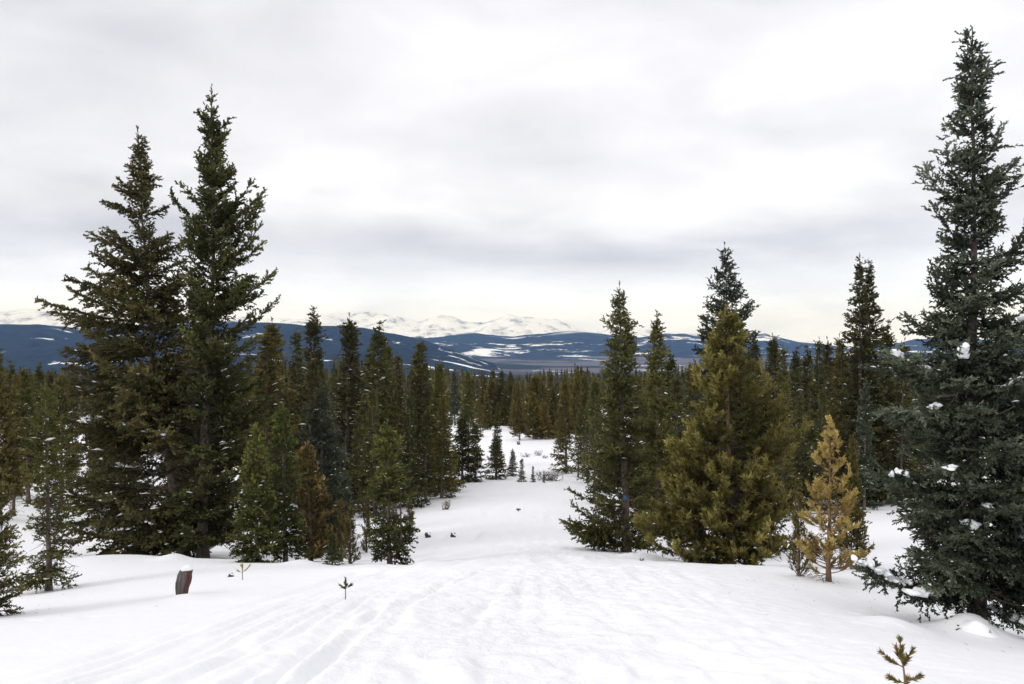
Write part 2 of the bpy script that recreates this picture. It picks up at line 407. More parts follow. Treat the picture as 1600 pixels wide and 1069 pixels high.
def build_ground():
    u = np.concatenate([np.linspace(-1.9, -0.66, 34, endpoint=False), np.linspace(-0.66, 0.66, 470), np.linspace(0.66, 1.9, 35)[1:]])
    v = np.concatenate([np.linspace(-5.2, 3.0, 26, endpoint=False), np.linspace(3.0, 14, 240, endpoint=False), np.geomspace(14, 110, 120, endpoint=False), np.geomspace(110, 940, 40)])
    U, Y = np.meshgrid(u, v); X = U * (Y + 6)
    Z = ground(X, Y)
    near = (Y < 75) & (np.abs(X) < 25)
    tz = np.zeros(Z.shape); tz[near] = track_relief(X[near], Y[near]); Z = Z + tz
    ch = relief(X, Y)[1]
    me = mesh_np('snow_ground', np.stack([X, Y, Z], -1).reshape(-1, 3), grid_faces(len(u), len(v)), M['snow'], True, {'churn': ch.ravel()})
    add_obj('ground', me, kind='structure')
build_ground()


# ------------------------------------------------------------------ valley floor and mountain ranges
def lut(pts, x): p = np.array(pts, float); return np.interp(x, p[:, 0], p[:, 1])
def build_valley():
    u = np.linspace(-1.4, 1.4, 260); v = np.geomspace(900, 12500, 150)
    U, Y = np.meshgrid(u, v); X = U * Y
    row = lut([(900, 607.8), (2000, 601), (3500, 590), (4700, 578), (6000, 568), (8000, 556), (12500, 550)], Y)
    Z = (CY - row) / F * Y
    Z = Z + sstep(1200, 3500, Y) * (26 * fbm(X / 900, Y / 900, 4, 51) + 8 * fbm(X / 150, Y / 150, 3, 52))
    m = far_mat('valley_forest_and_plains', (0.018, 0.024, 0.013), (0.040, 0.045, 0.022), 0.02, 0.2, 0.4, patch=0.36, patch_scale=0.0020,
                tan=((0.135, 0.125, 0.125), 0.47, 0.53, 3900, 9500), tree_h=8, pat_stretch=(0.5, 1.0, 1))
    add_obj('valley_terrain', mesh_np('valley_terrain', np.stack([X, Y, Z], -1).reshape(-1, 3), grid_faces(260, 150), m, True), kind='structure')

def build_range(name, y0, yc, y1, crest, base_row, mat, amp, nu=420, nv=60, seed=0, freq=1.0, crinkle=0.0, lower=0.0):
    u = np.linspace(-1.35, 1.35, nu); v = np.concatenate([np.linspace(y0, yc, int(nv * .75), endpoint=False), np.linspace(yc, y1, nv - int(nv * .75))])
    U, Y = np.meshgrid(u, v); X = U * Y
    cr = lut(crest, CX + U * F) + lower
    cr = np.apply_along_axis(lambda a: np.convolve(np.pad(a, 4, mode='edge'), np.ones(9) / 9, 'valid'), 1, cr) if crinkle == 0 else cr
    zc = (CY - cr) / F * yc; zb = (CY - base_row) / F * y0 - 20
    t = np.where(Y < yc, (Y - y0) / (yc - y0), 1 - (Y - yc) / (y1 - yc) * 0.9)
    shape = t ** 1.15
    Z = zb + (zc - zb) * shape
    rd = ridged(X / 1100 * freq, Y / 1100 * freq, 5, seed) - 0.62
    Z = Z + amp * rd * (0.12 + np.minimum(1, 3.2 * t * (1 - t * 0.88))) + crinkle * fbm(X / 260, Y / 260, 4, seed + 5)
    add_obj(name, mesh_np(name, np.stack([X, Y, Z], -1).reshape(-1, 3), grid_faces(nu, nv), mat, True), kind='structure')

build_valley()
R1 = [(-900, 505), (-300, 500), (0, 501), (60, 500), (130, 511), (200, 502), (300, 497), (430, 500), (520, 505), (570, 510), (620, 519), (665, 530), (705, 544), (745, 560), (790, 574), (860, 590), (1000, 600), (2600, 610)]
R2 = [(-900, 520), (0, 530), (500, 532), (600, 528), (690, 524), (740, 520), (800, 525), (850, 521), (885, 517), (930, 521), (1000, 527), (1040, 521), (1070, 519), (1100, 526), (1150, 528), (1195, 521), (1250, 535), (1320, 543), (1400, 535), (1430, 528), (1600, 530), (2600, 520)]
R3 = [(-900, 488), (-300, 480), (0, 487), (60, 482), (130, 488), (250, 494), (430, 498), (460, 497), (500, 491), (520, 488), (560, 489), (600, 492), (655, 504), (700, 492), (725, 499), (760, 501), (800, 491), (830, 498), (870, 501), (900, 512), (925, 518), (1030, 517), (1060, 521), (1120, 523), (1200, 533), (1300, 541), (1500, 535), (2600, 520)]
m1 = far_mat('dark_forested_slopes', (0.004, 0.007, 0.006), (0.030, 0.036, 0.026), 0.016, 0.25, 0.45, patch=0.365, patch_scale=0.0042, elev=(125, 200), pat_stretch=(0.5, 1, 2.5))
m2 = far_mat('forested_hills_with_clearings', (0.004, 0.007, 0.006), (0.032, 0.038, 0.028), 0.012, 0.25, 0.42, patch=0.43, patch_scale=0.0022, elev=(85, 150), pat_stretch=(0.42, 1, 2.5))
m3 = far_mat('snowy_peaks', (0.10, 0.10, 0.10), (0.30, 0.29, 0.29), 0.0045, 0.31, 0.50, patch=0.66, patch_scale=0.0012, elev=(-200, -60), tree_h=60)
build_range('forested_mountain', 3300, 5200, 6400, R1, 592, m1, 62, seed=11, crinkle=11, nu=640, lower=4.5)
build_range('hills', 7300, 9200, 10600, R2, 556, m2, 95, seed=31, crinkle=18, nu=600)
build_range('snowy_mountains', 9500, 12200, 14500, R3, 545, m3, 230, seed=61, freq=1.5, crinkle=34, nu=700, nv=90)


# ------------------------------------------------------------------ conifers
UP = np.array([0, 0, 1.0])
def unit(v): return v / np.maximum(np.linalg.norm(v, axis=-1, keepdims=True), 1e-9)

def tube(P, R, sides):
    """P (n,K,3) centre lines, R (n,K) radii -> verts, quads"""
    n, K, _ = P.shape
    T = unit(np.gradient(P, axis=1))
    ref = np.where(np.abs(T[..., 2:3]) > 0.9, np.array([1.0, 0, 0]), UP)
    A = unit(np.cross(T, ref)); B = np.cross(T, A)
    ph = np.arange(sides) / sides * 2 * np.pi
    V = P[:, :, None] + R[:, :, None, None] * (np.cos(ph)[:, None] * A[:, :, None] + np.sin(ph)[:, None] * B[:, :, None])
    i = np.arange(n * K * sides).reshape(n, K, sides); j = np.roll(i, -1, 2)
    Fq = np.stack([i[:, :-1], j[:, :-1], j[:, 1:], i[:, 1:]], -1).reshape(-1, 4)
    return V.reshape(-1, 3), Fq

def blades(rng, p, d, sl, bl, bw, nb, beta, tint):
    """needle-covered shoots: from each, nb ragged fins of needles stand off the axis"""
    n = len(p)
    r0 = unit(np.cross(d, rng.normal(size=(n, 3)))); r1 = np.cross(d, r0)
    ph = (np.arange(nb)[None] / nb * 2 * np.pi + rng.uniform(0, 6.28, (n, 1)) + rng.uniform(-.5, .5, (n, nb)))
    s = (np.arange(nb)[None] + rng.uniform(0, 1, (n, nb))) / nb
    s = rng.permuted(s, axis=1)
    rad = np.cos(ph)[..., None] * r0[:, None] + np.sin(ph)[..., None] * r1[:, None]
    c = p[:, None] + d[:, None] * (sl[:, None] * s)[..., None]
    be = beta * rng.uniform(.7, 1.25, (n, nb))
    tip = c + (d[:, None] * np.cos(be)[..., None] + rad * np.sin(be)[..., None]) * (bl[:, None] * rng.uniform(.7, 1.3, (n, nb)))[..., None]
    hw = d[:, None] * (bw * rng.uniform(.6, 1.4, (n, nb)))[..., None]
    tn = np.cross(rad, d[:, None]) * (bw * 0.35)
    V = np.stack([c - hw - tn, c + hw + tn, tip], 2).reshape(-1, 3)
    tt = np.repeat((tint[:, None] + rng.normal(0, .07, (n, nb))).ravel(), 3)
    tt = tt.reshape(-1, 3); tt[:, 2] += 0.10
    return V, np.clip(tt.ravel(), 0, 1)

_ico = None
def lump_template():
    global _ico
    if _ico is None:
        import bmesh
        b = bmesh.new(); bmesh.ops.create_icosphere(b, subdivisions=2, radius=1.0)
        b.verts.ensure_lookup_table()
        _ico = (np.array([v.co[:] for v in b.verts]), np.array([[v.index for v in f.verts] for f in b.faces]))
        b.free()
    return _ico
def lump_small():
    V = np.array([[1, 0, 0], [.5, .87, 0], [-.5, .87, 0], [-1, 0, 0], [-.5, -.87, 0], [.5, -.87, 0], [0.1, 0, .8], [0, 0, -.5]])
    Fc = [[i, (i + 1) % 6, 6] for i in range(6)] + [[(i + 1) % 6, i, 7] for i in range(6)]
    return V, np.array(Fc)

def lumps(rng, P, T, size, big=False):
    """soft lumps of snow lying along directions T at P; size (n,3) length, width, height"""
    V0, F0 = lump_template() if big else lump_small()
    n = len(P); T = T.copy(); T[:, 2] *= 0.8; T = unit(T)
    S = unit(np.cross(UP[None], T) + 1e-6); N = np.cross(T, S)
    L = V0[None] * (1 + (0.30 if big else 0.25) * rng.normal(0, 0.6, (n, len(V0), 1)).clip(-1, 1))
    W = P[:, None] + T[:, None] * (L[..., 0:1] * size[:, None, 0:1]) + S[:, None] * (L[..., 1:2] * size[:, None, 1:2]) + N[:, None] * (L[..., 2:3] * size[:, None, 2:3])
    W[..., 2] -= (np.abs(V0[None, :, 0]) ** 2 * size[:, None, 2] * 0.6)
    Fc = (F0[None] + (np.arange(n) * len(V0))[:, None, None]).reshape(-1, 3)
    return W.reshape(-1, 3), Fc


def conifer(seed, H, path, radius, nbr, e_lo=(5, 25), e_hi=(35, 60), curl=12, fil=0.62, K=7, twig_sp=0.10, twig_len=0.42, twig_ang=52, shoot_sp=0.075, sl=0.10, bl=0.04, bw=0.02, nb=7,
            beta=0.85, flat=0.75, droop=0.12, lift=0.0, trunk_r=None, short=(0.55, 1.0), h0=0.0, bare=0.12, tint0=0.45, tip_bonus=0.25, top_bonus=0.12, limb_r=1.0, snow=0, snow_size=0.09, snow_max=0.75,
            sides=9, extra=None, dead=0, whorl=0.0, gap=0.0, limb_sides=3, inner=6.0, void=None):
    """Returns numpy geometry of one tree, origin at the foot.
    path(z)->(x,y) of the trunk; radius(z, cos_azimuth)->crown radius at the height of the branch tips."""
    rng = np.random.default_rng(seed)
    out = {}
    trunk_r = trunk_r or 0.010 * H + 0.02
    zz = np.concatenate([[-0.25], np.linspace(0, H, 16)])
    tx, ty = path(zz)
    tr = trunk_r * np.clip(1 - zz / H, 0, 1) ** 1.15 + 0.004 + trunk_r * 0.35 * np.exp(-np.maximum(zz, 0) / (0.03 * H + 0.05))
    P = np.stack([tx, ty, zz], -1)[None]; P[0, 1:-1, :2] += rng.normal(0, trunk_r * 0.12, (15, 2))
    out['trunk'] = tube(P, tr[None], sides)
    # branch tips
    q = rng.uniform(0, 1, nbr)
    tipz = H * (h0 + (1 - h0) * (1 - (1 - q) ** 0.82)) * 0.985
    if whorl > 0: tipz = tipz + whorl * 0.5 * np.sin(tipz / whorl * 2 * np.pi) * 0.35
    az = (np.arange(nbr) * 2.399963 + rng.uniform(0, 1.2, nbr)) % (2 * np.pi)
    ca, sa = np.cos(az), np.sin(az)
    r = radius(tipz, ca) * rng.uniform(short[0], short[1], nbr) ** 0.8
    if extra is not None:                                        # single long branches that the outline shows: (tip z, reach in x, start angle, end angle)
        ex = np.array(extra); k = len(ex)
        tipz = np.concatenate([tipz, ex[:, 0]]); az = np.concatenate([az, np.where(ex[:, 1] > 0, 0, np.pi) + rng.uniform(-.25, .25, k)]); ca, sa = np.cos(az), np.sin(az)
        r = np.concatenate([r, np.abs(ex[:, 1])])
    n = len(tipz); f = tipz / H
    e0 = np.radians(e_lo[0] + (e_hi[0] - e_lo[0]) * f ** 1.3 + rng.normal(0, 7, n)); e1 = np.radians(e_lo[1] + (e_hi[1] - e_lo[1]) * f + rng.normal(0, curl, n))
    if extra is not None: e0[-k:] = np.radians(ex[:, 2]); e1[-k:] = np.radians(ex[:, 3])
    if gap > 0:
        keep = (fbm(az * 1.3 + 3, tipz * 1.6 / (0.12 * H + .25) * 0.35, 2, seed) > -gap) | (f > 0.85)
        if extra is not None: keep[-k:] = True
        tipz, az, ca, sa, r, f, e0, e1 = [a[keep] for a in (tipz, az, ca, sa, r, f, e0, e1)]; n = len(tipz)
    t = np.linspace(0, 1, K)
    el = e0[:, None] + (e1 - e0)[:, None] * t[None] ** 1.4
    seg_r = np.cos((el[:, 1:] + el[:, :-1]) / 2); seg_z = np.sin((el[:, 1:] + el[:, :-1]) / 2)
    L = r / seg_r.mean(1)
    cr = np.concatenate([np.zeros((n, 1)), np.cumsum(seg_r, 1)], 1) * (L / (K - 1))[:, None]
    cz = np.concatenate([np.zeros((n, 1)), np.cumsum(seg_z, 1)], 1) * (L / (K - 1))[:, None]
    z0 = tipz - cz[:, -1]; z0 = np.maximum(z0, 0.02 * H + rng.uniform(0, .03, n) * H)
    wob = rng.normal(0, 0.10, n)[:, None] * t[None] ** 2
    aa = az[:, None] + wob
    bx, by = path(z0)
    B = np.stack([bx[:, None] + cr * np.cos(aa), by[:, None] + cr * np.sin(aa), z0[:, None] + cz], -1)
    T = unit(np.gradient(B, axis=1))
    lr = (0.006 + 0.010 * L)[:, None] * (1 - 0.8 * t)[None] * limb_r
    out['limbs'] = tube(B, lr, limb_sides)
    if dead:                                                     # bare dead limbs low on the trunk
        nd = dead; da = rng.uniform(0, 6.28, nd); dl = rng.uniform(.3, 1.0, nd) * radius(np.full(nd, 0.2 * H), np.cos(da)) * .8
        dz = rng.uniform(0.03, 0.45, nd) * H; bx2, by2 = path(dz); tt = np.linspace(0, 1, 5)
        DB = np.stack([bx2[:, None] + np.cos(da)[:, None] * dl[:, None] * tt, by2[:, None] + np.sin(da)[:, None] * dl[:, None] * tt, dz[:, None] + dl[:, None] * (-.25 * tt + .12 * np.sin(tt * 5 + da[:, None]))], -1)
        V1, F1 = out['limbs']; V2, F2 = tube(DB, (0.010 * (1 - .8 * tt))[None].repeat(nd, 0), 3)
        ks = rng.uniform(.25, 1, (nd, 6)); st = np.stack([np.stack([np.interp(ks[i], tt, DB[i, :, c]) for c in range(3)], -1) for i in range(nd)])
        dr = unit(np.stack([rng.normal(size=(nd, 6)), rng.normal(size=(nd, 6)), rng.normal(-.4, .4, (nd, 6))], -1)) * rng.uniform(.1, .35, (nd, 6, 1))
        tw = np.stack([st, st + dr * .5 + [0, 0, -.01], st + dr], 2).reshape(-1, 3, 3)
        V3, F3 = tube(tw, np.array([[.005, .004, .002]]).repeat(len(tw), 0), 3)
        out['limbs'] = (np.vstack([V1, V2, V3]), np.vstack([F1, F2 + len(V1), F3 + len(V1) + len(V2)]))
    # twigs
    m = np.maximum(2, np.ceil(L / twig_sp)).astype(int)
    bi = np.repeat(np.arange(n), m); order = np.arange(m.sum()) - np.repeat(np.cumsum(m) - m, m)
    tt = bare + (1 - bare) * (order + rng.uniform(0.1, 0.9, len(order))) / m[bi]
    x = tt * (K - 1); k0 = np.minimum(x.astype(int), K - 2); fr = (x - k0)[:, None]
    tp = B[bi, k0] * (1 - fr) + B[bi, k0 + 1] * fr; td = unit(T[bi, k0] * (1 - fr) + T[bi, k0 + 1] * fr)
    side = unit(np.cross(td, UP) + 1e-6) * np.where((order % 2) > 0, 1, -1)[:, None]
    third = np.cross(td, side)
    phi = rng.normal(0, 1 - flat, len(bi)) * 1.4
    sd = side * np.cos(phi)[:, None] + third * np.sin(phi)[:, None]
    an = np.radians(twig_ang) * rng.uniform(.75, 1.2, len(bi))
    dv = unit(td * np.cos(an)[:, None] + sd * np.sin(an)[:, None] + UP * (lift - droop + rng.normal(0, .12, len(bi)))[:, None])
    tl = (twig_len * L[bi] * np.minimum(1, tt * 2.2) * (1 - tt) ** 0.75 + sl * 0.9) * rng.uniform(.6, 1.15, len(bi))
    # shoots along twigs and along the branch itself
    c = np.maximum(1, np.round(tl / shoot_sp)).astype(int)
    ti = np.repeat(np.arange(len(tl)), c); o2 = np.arange(c.sum()) - np.repeat(np.cumsum(c) - c, c)
    s = (o2 + rng.uniform(0, 1, len(o2))) / c[ti]
    sp = tp[ti] + dv[ti] * (tl[ti] * s)[:, None]; sp[:, 2] -= droop * 0.6 * (tl[ti] * s ** 2)
    j = rng.normal(0, 0.33, (len(ti), 3))
    sdv = unit(dv[ti] + j + td[bi[ti]] * 0.25 + UP * lift)
    m2 = np.maximum(2, np.ceil(L * (1 - bare) / shoot_sp)).astype(int); b2 = np.repeat(np.arange(n), m2)
    t2 = bare + (1 - bare) * rng.uniform(0, 1, len(b2)) ** 0.85; x = t2 * (K - 1); k0 = np.minimum(x.astype(int), K - 2); fr = (x - k0)[:, None]
    p2 = B[b2, k0] * (1 - fr) + B[b2, k0 + 1] * fr; d2 = unit(T[b2, k0] + rng.normal(0, .3, (len(b2), 3)) + UP * lift)
    # leader
    nl = max(5, int(0.14 * H / (shoot_sp * .8))); zl = H * (0.87 + 0.135 * rng.uniform(0, 1, nl)); lx, ly = path(zl)
    p3 = np.stack([lx, ly, zl - sl * .5], -1); d3 = unit(np.stack([rng.normal(0, .3, nl), rng.normal(0, .3, nl), np.ones(nl)], -1))
    ni = int(inner * H / shoot_sp); zi = H * (max(h0, .22) + (0.95 - max(h0, .22)) * rng.uniform(0, 1, ni)); ix, iy = path(zi); ia = rng.uniform(0, 6.28, ni)
    ri = radius(zi, np.cos(ia)) * rng.uniform(.03, .33, ni) + trunk_r * (1 - zi / H)
    p5 = np.stack([ix + ri * np.cos(ia), iy + ri * np.sin(ia), zi], -1); d5 = unit(np.stack([np.cos(ia), np.sin(ia), rng.normal(.3, .5, ni)], -1) + rng.normal(0, .3, (ni, 3)))
    # crown-wide clumps of lighter and darker growth
    br_t = rng.normal(0, 0.13, n)
    p = np.vstack([sp, p2, p3, p5]); d = np.vstack([sdv, d2, d3, d5])
    reach = np.concatenate([np.maximum(tt[bi * 0 + np.arange(len(bi))][ti], s * .8), t2, np.ones(nl), np.full(ni, .3)])
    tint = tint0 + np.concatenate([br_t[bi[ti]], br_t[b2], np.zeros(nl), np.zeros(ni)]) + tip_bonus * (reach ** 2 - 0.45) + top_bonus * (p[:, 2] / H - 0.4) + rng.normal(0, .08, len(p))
    ss = sl * rng.uniform(.7, 1.3, len(p)) * np.clip((1 - p[:, 2] / H) * 4.5 + 0.48, 0.48, 1)
    if void:
        k = (p[:, 2] < void[0]) | (p[:, 2] > void[1] + 0.03 * np.sin(p[:, 0] * 9)); p, d, ss, tint = p[k], d[k], ss[k], tint[k]
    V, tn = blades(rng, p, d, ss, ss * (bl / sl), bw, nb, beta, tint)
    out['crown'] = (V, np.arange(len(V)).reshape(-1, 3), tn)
    if snow:
        bsel = rng.choice(n, size=snow, p=(L * (f < snow_max) + 1e-6) / (L * (f < snow_max) + 1e-6).sum())
        t3 = rng.uniform(.35, .95, snow); x = t3 * (K - 1); k0 = np.minimum(x.astype(int), K - 2); fr = (x - k0)[:, None]
        p4 = B[bsel, k0] * (1 - fr) + B[bsel, k0 + 1] * fr + rng.normal(0, .4, (snow, 3)) * (snow_size * 1.2) + UP * snow_size * .25
        sz = snow_size * np.stack([rng.uniform(.5, 1.6, snow), rng.uniform(.35, .9, snow), rng.uniform(.18, .38, snow)], -1) * (rng.uniform(.4, 1, snow) ** 1.2)[:, None]
        out['snow'] = lumps(rng, p4, T[bsel, k0], sz)
    out['branches'] = (B, T, L)
    return out

TRI = [0]
def finish(geo, foliage, bark, twig, name):
    """meshes of one tree"""
    ms = {}
    V, Fq = geo['trunk']; ms['trunk'] = mesh_np(name + '_trunk', V, Fq, bark, True)
    V, Fq = geo['limbs']; ms['limbs'] = mesh_np(name + '_limbs', V, Fq, twig, True)
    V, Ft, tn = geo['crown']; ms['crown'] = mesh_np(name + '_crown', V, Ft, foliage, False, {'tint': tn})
    TRI[0] += len(Ft) + 2 * len(Fq)
    if 'snow' in geo:
        V, Ft = geo['snow']; ms['snow'] = mesh_np(name + '_snow', V, Ft, M['clump'], True)
    return ms

def plant(ms, name, loc, label, cat='tree', group=None, scale=1.0, rz=0.0):
    e = bpy.data.objects.new(name, None); COL.objects.link(e); e.empty_display_size = 0.3
    e.location = loc; e.scale = (scale,) * 3 if isinstance(scale, (int, float)) else scale; e.rotation_euler = (0, 0, rz)
    e['label'] = label; e['category'] = cat
    if group: e['group'] = group
    add_obj('trunk', ms['trunk'], e); add_obj('branches', ms['limbs'], e, kind='stuff')
    add_obj('crown', ms['crown'], e)
    if 'snow' in ms: add_obj('snow', ms['snow'], e, kind='stuff')
    return e

def hero(name, seed, D, path_px, prof_px, foliage, label, cat='tree', bark=None, twig=None, extra_px=None, y_ratio=0.95, **kw):
    """a tree drawn after the photograph: path_px [(row, col)] of the trunk from tip to foot, prof_px [(row, left col, right col)] of the crown"""
    s = D / F
    path_px = sorted(path_px); row_t, row_b = path_px[0][0], path_px[-1][0]; cb = path_px[-1][1]
    x0 = (cb - CX) * s; zb = (CY - row_b) * s
    zg = float(ground(x0, D)); H = (row_b - row_t) * s
    zf = zb - zg                                                # how far the drawn foot stands off the snow
    H += max(zf, -0.3) if abs(zf) < 1.0 else 0; foot = zg if abs(zf) < 1.0 else zb
    rows = np.array([p[0] for p in path_px], float); cs = np.array([p[1] for p in path_px], float)
    hz = ((CY - rows) * s - foot)[::-1]; hx = ((cs - cb) * s)[::-1]
    path = lambda z: (np.interp(z, hz, hx), np.zeros_like(np.asarray(z, float)))
    pr = np.array(sorted(prof_px, key=lambda a: -a[0]), float); pz = (CY - pr[:, 0]) * s - foot
    ax = np.interp(pr[:, 0], rows, cs)
    pl = np.maximum((ax - pr[:, 1]) * s, .02); prr = np.maximum((pr[:, 2] - ax) * s, .02)
    def radius(z, ca):
        l, r = np.interp(z, pz, pl), np.interp(z, pz, prr); a = np.sqrt(l * r) * y_ratio; w = np.abs(ca) ** 1.5
        return np.where(ca > 0, r, l) * w + a * (1 - w)
    ex = None
    if extra_px: ex = [((CY - r) * s - foot, (c - np.interp(r + abs(c - np.interp(r, rows, cs)) * .4, rows, cs)) * s, a0, a1) for r, c, a0, a1 in extra_px]
    g = conifer(seed, H, path, radius, extra=ex, **kw)
    ms = finish(g, foliage, bark or M['bark'], twig or M['twig'], name + str(seed))
    e = plant(ms, name, (x0, D, foot), label, cat)
    return e, g
SPR = dict(e_lo=(-5, 12), e_hi=(40, 62))
hero('spruce_tree', 101, 23.0, [(197, 215), (330, 222), (560, 240), (740, 266), (872, 290)],
     [(200, 213, 218), (222, 206, 229), (245, 200, 240), (275, 186, 246), (312, 166, 256), (345, 172, 268), (365, 145, 266), (400, 150, 296), (437, 118, 306), (472, 88, 325), (500, 98, 340), (560, 80, 345), (600, 96, 350),
      (650, 85, 360), (700, 66, 360), (760, 62, 360), (820, 80, 350), (860, 150, 340)], M['spruce'],
     'tall dark spruce with a leaning trunk, left one of the tallest pair',
     nbr=330, e_lo=(-8, 8), e_hi=(30, 48), curl=10, K=8, twig_sp=0.085, twig_len=0.34, shoot_sp=0.062, sl=0.13, bl=0.060, bw=0.038, nb=7, gap=0.24, trunk_r=0.15, short=(0.35, 1.0), dead=170, droop=0.22,
     snow=260, snow_size=0.17, snow_max=0.62, limb_r=1.2, tint0=0.40, tip_bonus=.4, extra_px=[(312, 160, 25, 20), (362, 139, 10, 30), (434, 110, 8, 22), (470, 79, 5, 22), (488, 92, 5, 15), (545, 75, 0, 8), (405, 296, 20, 30), (500, 110, 0, 15), (372, 290, 20, 35), (440, 130, 5, 25)])
hero('spruce_tree', 102, 22.0, [(133, 331), (400, 334), (560, 325), (720, 318), (872, 316)],
     [(137, 329, 333), (160, 324, 338), (175, 312, 342), (215, 314, 358), (238, 308, 364), (262, 306, 368), (292, 290, 384), (318, 292, 404), (350, 290, 408), (385, 286, 410), (425, 268, 426), (470, 264, 422), (520, 262, 412),
      (570, 258, 425), (640, 252, 432), (720, 248, 430), (800, 250, 425), (860, 265, 405)], M['spruce'],
     'tallest dark spruce on the left, ascending branches, right one of the tallest pair',
     nbr=420, e_lo=(8, 20), e_hi=(48, 60), curl=9, K=8, twig_sp=0.10, twig_len=0.26, shoot_sp=0.062, sl=0.13, bl=0.058, bw=0.036, nb=7, gap=0.20, trunk_r=0.14, short=(0.35, 1.0), dead=150, droop=0.05,
     snow=120, snow_size=0.13, snow_max=0.55, limb_r=1.2, tint0=0.40, tip_bonus=.4, extra_px=[(174, 308, 40, 60), (183, 358, 30, 60), (268, 369, 25, 45), (304, 270, 50, 55), (290, 285, 40, 55), (293, 411, 40, 50), (318, 411, 45, 60), (352, 411, 40, 55), (424, 433, 30, 45), (468, 430, 20, 55), (285, 392, 35, 60)])
eJ, gJ = hero('spruce_tree', 103, 9.5, [(42, 1519), (300, 1522), (600, 1520), (800, 1524), (995, 1524)],
     [(45, 1515, 1523), (80, 1506, 1530), (105, 1497, 1545), (120, 1496, 1547), (150, 1500, 1543), (190, 1490, 1540), (240, 1492, 1556), (275, 1485, 1565), (310, 1480, 1570), (350, 1476, 1562), (400, 1474, 1575), (450, 1462, 1590),
      (500, 1445, 1612), (545, 1425, 1640), (580, 1385, 1660), (640, 1382, 1680), (700, 1385, 1700), (760, 1388, 1710), (830, 1390, 1725), (880, 1365, 1735), (930, 1372, 1735), (970, 1400, 1730)], M['blue_spruce'],
     'tall blue-green spruce at the right edge with snow lumps on its low boughs',
     nbr=400, e_lo=(-16, 4), e_hi=(30, 64), curl=12, K=8, twig_sp=0.050, twig_len=0.40, shoot_sp=0.040, sl=0.085, bl=0.036, bw=0.019, nb=8, beta=0.75, inner=4, gap=0.30, trunk_r=0.095, short=(0.32, 1.08), droop=0.14, dead=90,
     snow=300, snow_size=0.055, snow_max=0.72, limb_r=1.0, tint0=0.40, tip_bonus=0.55, h0=0.03,
     extra_px=[(48, 1512, 60, 85), (52, 1506, 55, 85), (98, 1549, 30, 80), (118, 1491, 30, 80), (190, 1482, 20, 50), (205, 1560, 40, 80), (232, 1466, 35, 80), (262, 1447, 30, 60), (318, 1464, 35, 75), (255, 1582, 30, 55), (290, 1575, 25, 50),
               (345, 1597, 40, 75), (372, 1592, 35, 60), (408, 1455, 40, 80), (495, 1408, 20, 40), (548, 1362, 12, 28), (570, 1370, 5, 15), (640, 1362, 0, 10), (740, 1362, -5, 5), (875, 1336, 8, 30), (890, 1342, 5, 20)])
hero('spruce_tree', 104, 20.0, [(440, 968), (640, 971), (776, 977), (855, 979)],
     [(443, 966, 970), (470, 958, 977), (495, 950, 986), (530, 944, 992), (560, 943, 998), (600, 936, 1004), (650, 925, 1015), (690, 908, 1028), (730, 900, 1030), (770, 892, 1030), (800, 882, 1030), (830, 885, 1030), (850, 905, 1020)],
     M['spruce'], 'dark spruce beside the ski tracks with a small blue mark on its trunk', nbr=300, e_lo=(-6, 18), e_hi=(35, 55), twig_sp=0.085, twig_len=0.34, shoot_sp=0.06, sl=0.11, bl=0.045, bw=0.026, nb=7, gap=0.22, short=(0.5, 1.05),
     trunk_r=0.10, droop=0.05, tint0=0.46, snow=40, snow_size=0.11, dead=40, extra_px=[(812, 879, 5, 30), (765, 890, 5, 35), (500, 944, 20, 50), (505, 992, 20, 55)])
hero('spruce_tree', 105, 23.5, [(377, 1132), (600, 1140), (870, 1150)],
     [(380, 1129, 1136), (410, 1120, 1149), (440, 1106, 1160), (470, 1100, 1170), (510, 1090, 1176), (560, 1087, 1185), (650, 1078, 1200), (760, 1070, 1230), (860, 1080, 1230)],
     M['blue_spruce'], 'tall dark spruce rising behind the big olive pine', nbr=340, e_lo=(-5, 10), e_hi=(28, 55), twig_sp=0.11, twig_len=0.34, shoot_sp=0.075, sl=0.13, bl=0.055, bw=0.034, nb=6, gap=0.22, short=(0.6, 1.1), tint0=0.16, dead=60)
hero('pine_tree', 106, 17.0, [(478, 1137), (700, 1138), (880, 1139)],
     [(480, 1132, 1142), (510, 1116, 1157), (540, 1107, 1168), (570, 1088, 1188), (600, 1082, 1206), (640, 1055, 1212), (680, 1048, 1240), (705, 1043, 1250), (760, 1030, 1242), (800, 1008, 1232), (840, 1004, 1236), (868, 1030, 1230)],
     M['pine'], 'big bushy olive-green pine right of the ski tracks, trunk bare at the foot', bark=M['red_twig'], nbr=330, inner=5, e_lo=(-12, 28), e_hi=(30, 72), curl=12, twig_sp=0.20, twig_len=0.34, twig_ang=40, shoot_sp=0.040, sl=0.10, bl=0.085, bw=0.019, nb=9,
     beta=0.75, flat=0.3, droop=-0.05, lift=0.25, gap=0.20, short=(0.55, 1.15), trunk_r=0.085, bare=0.25, tint0=0.32, tip_bonus=0.6, snow=16, snow_size=0.13, dead=80, h0=0.05, extra_px=[(662, 1257, 15, 50), (700, 1250, 5, 45), (640, 1222, 20, 60), (822, 995, 0, 20)])
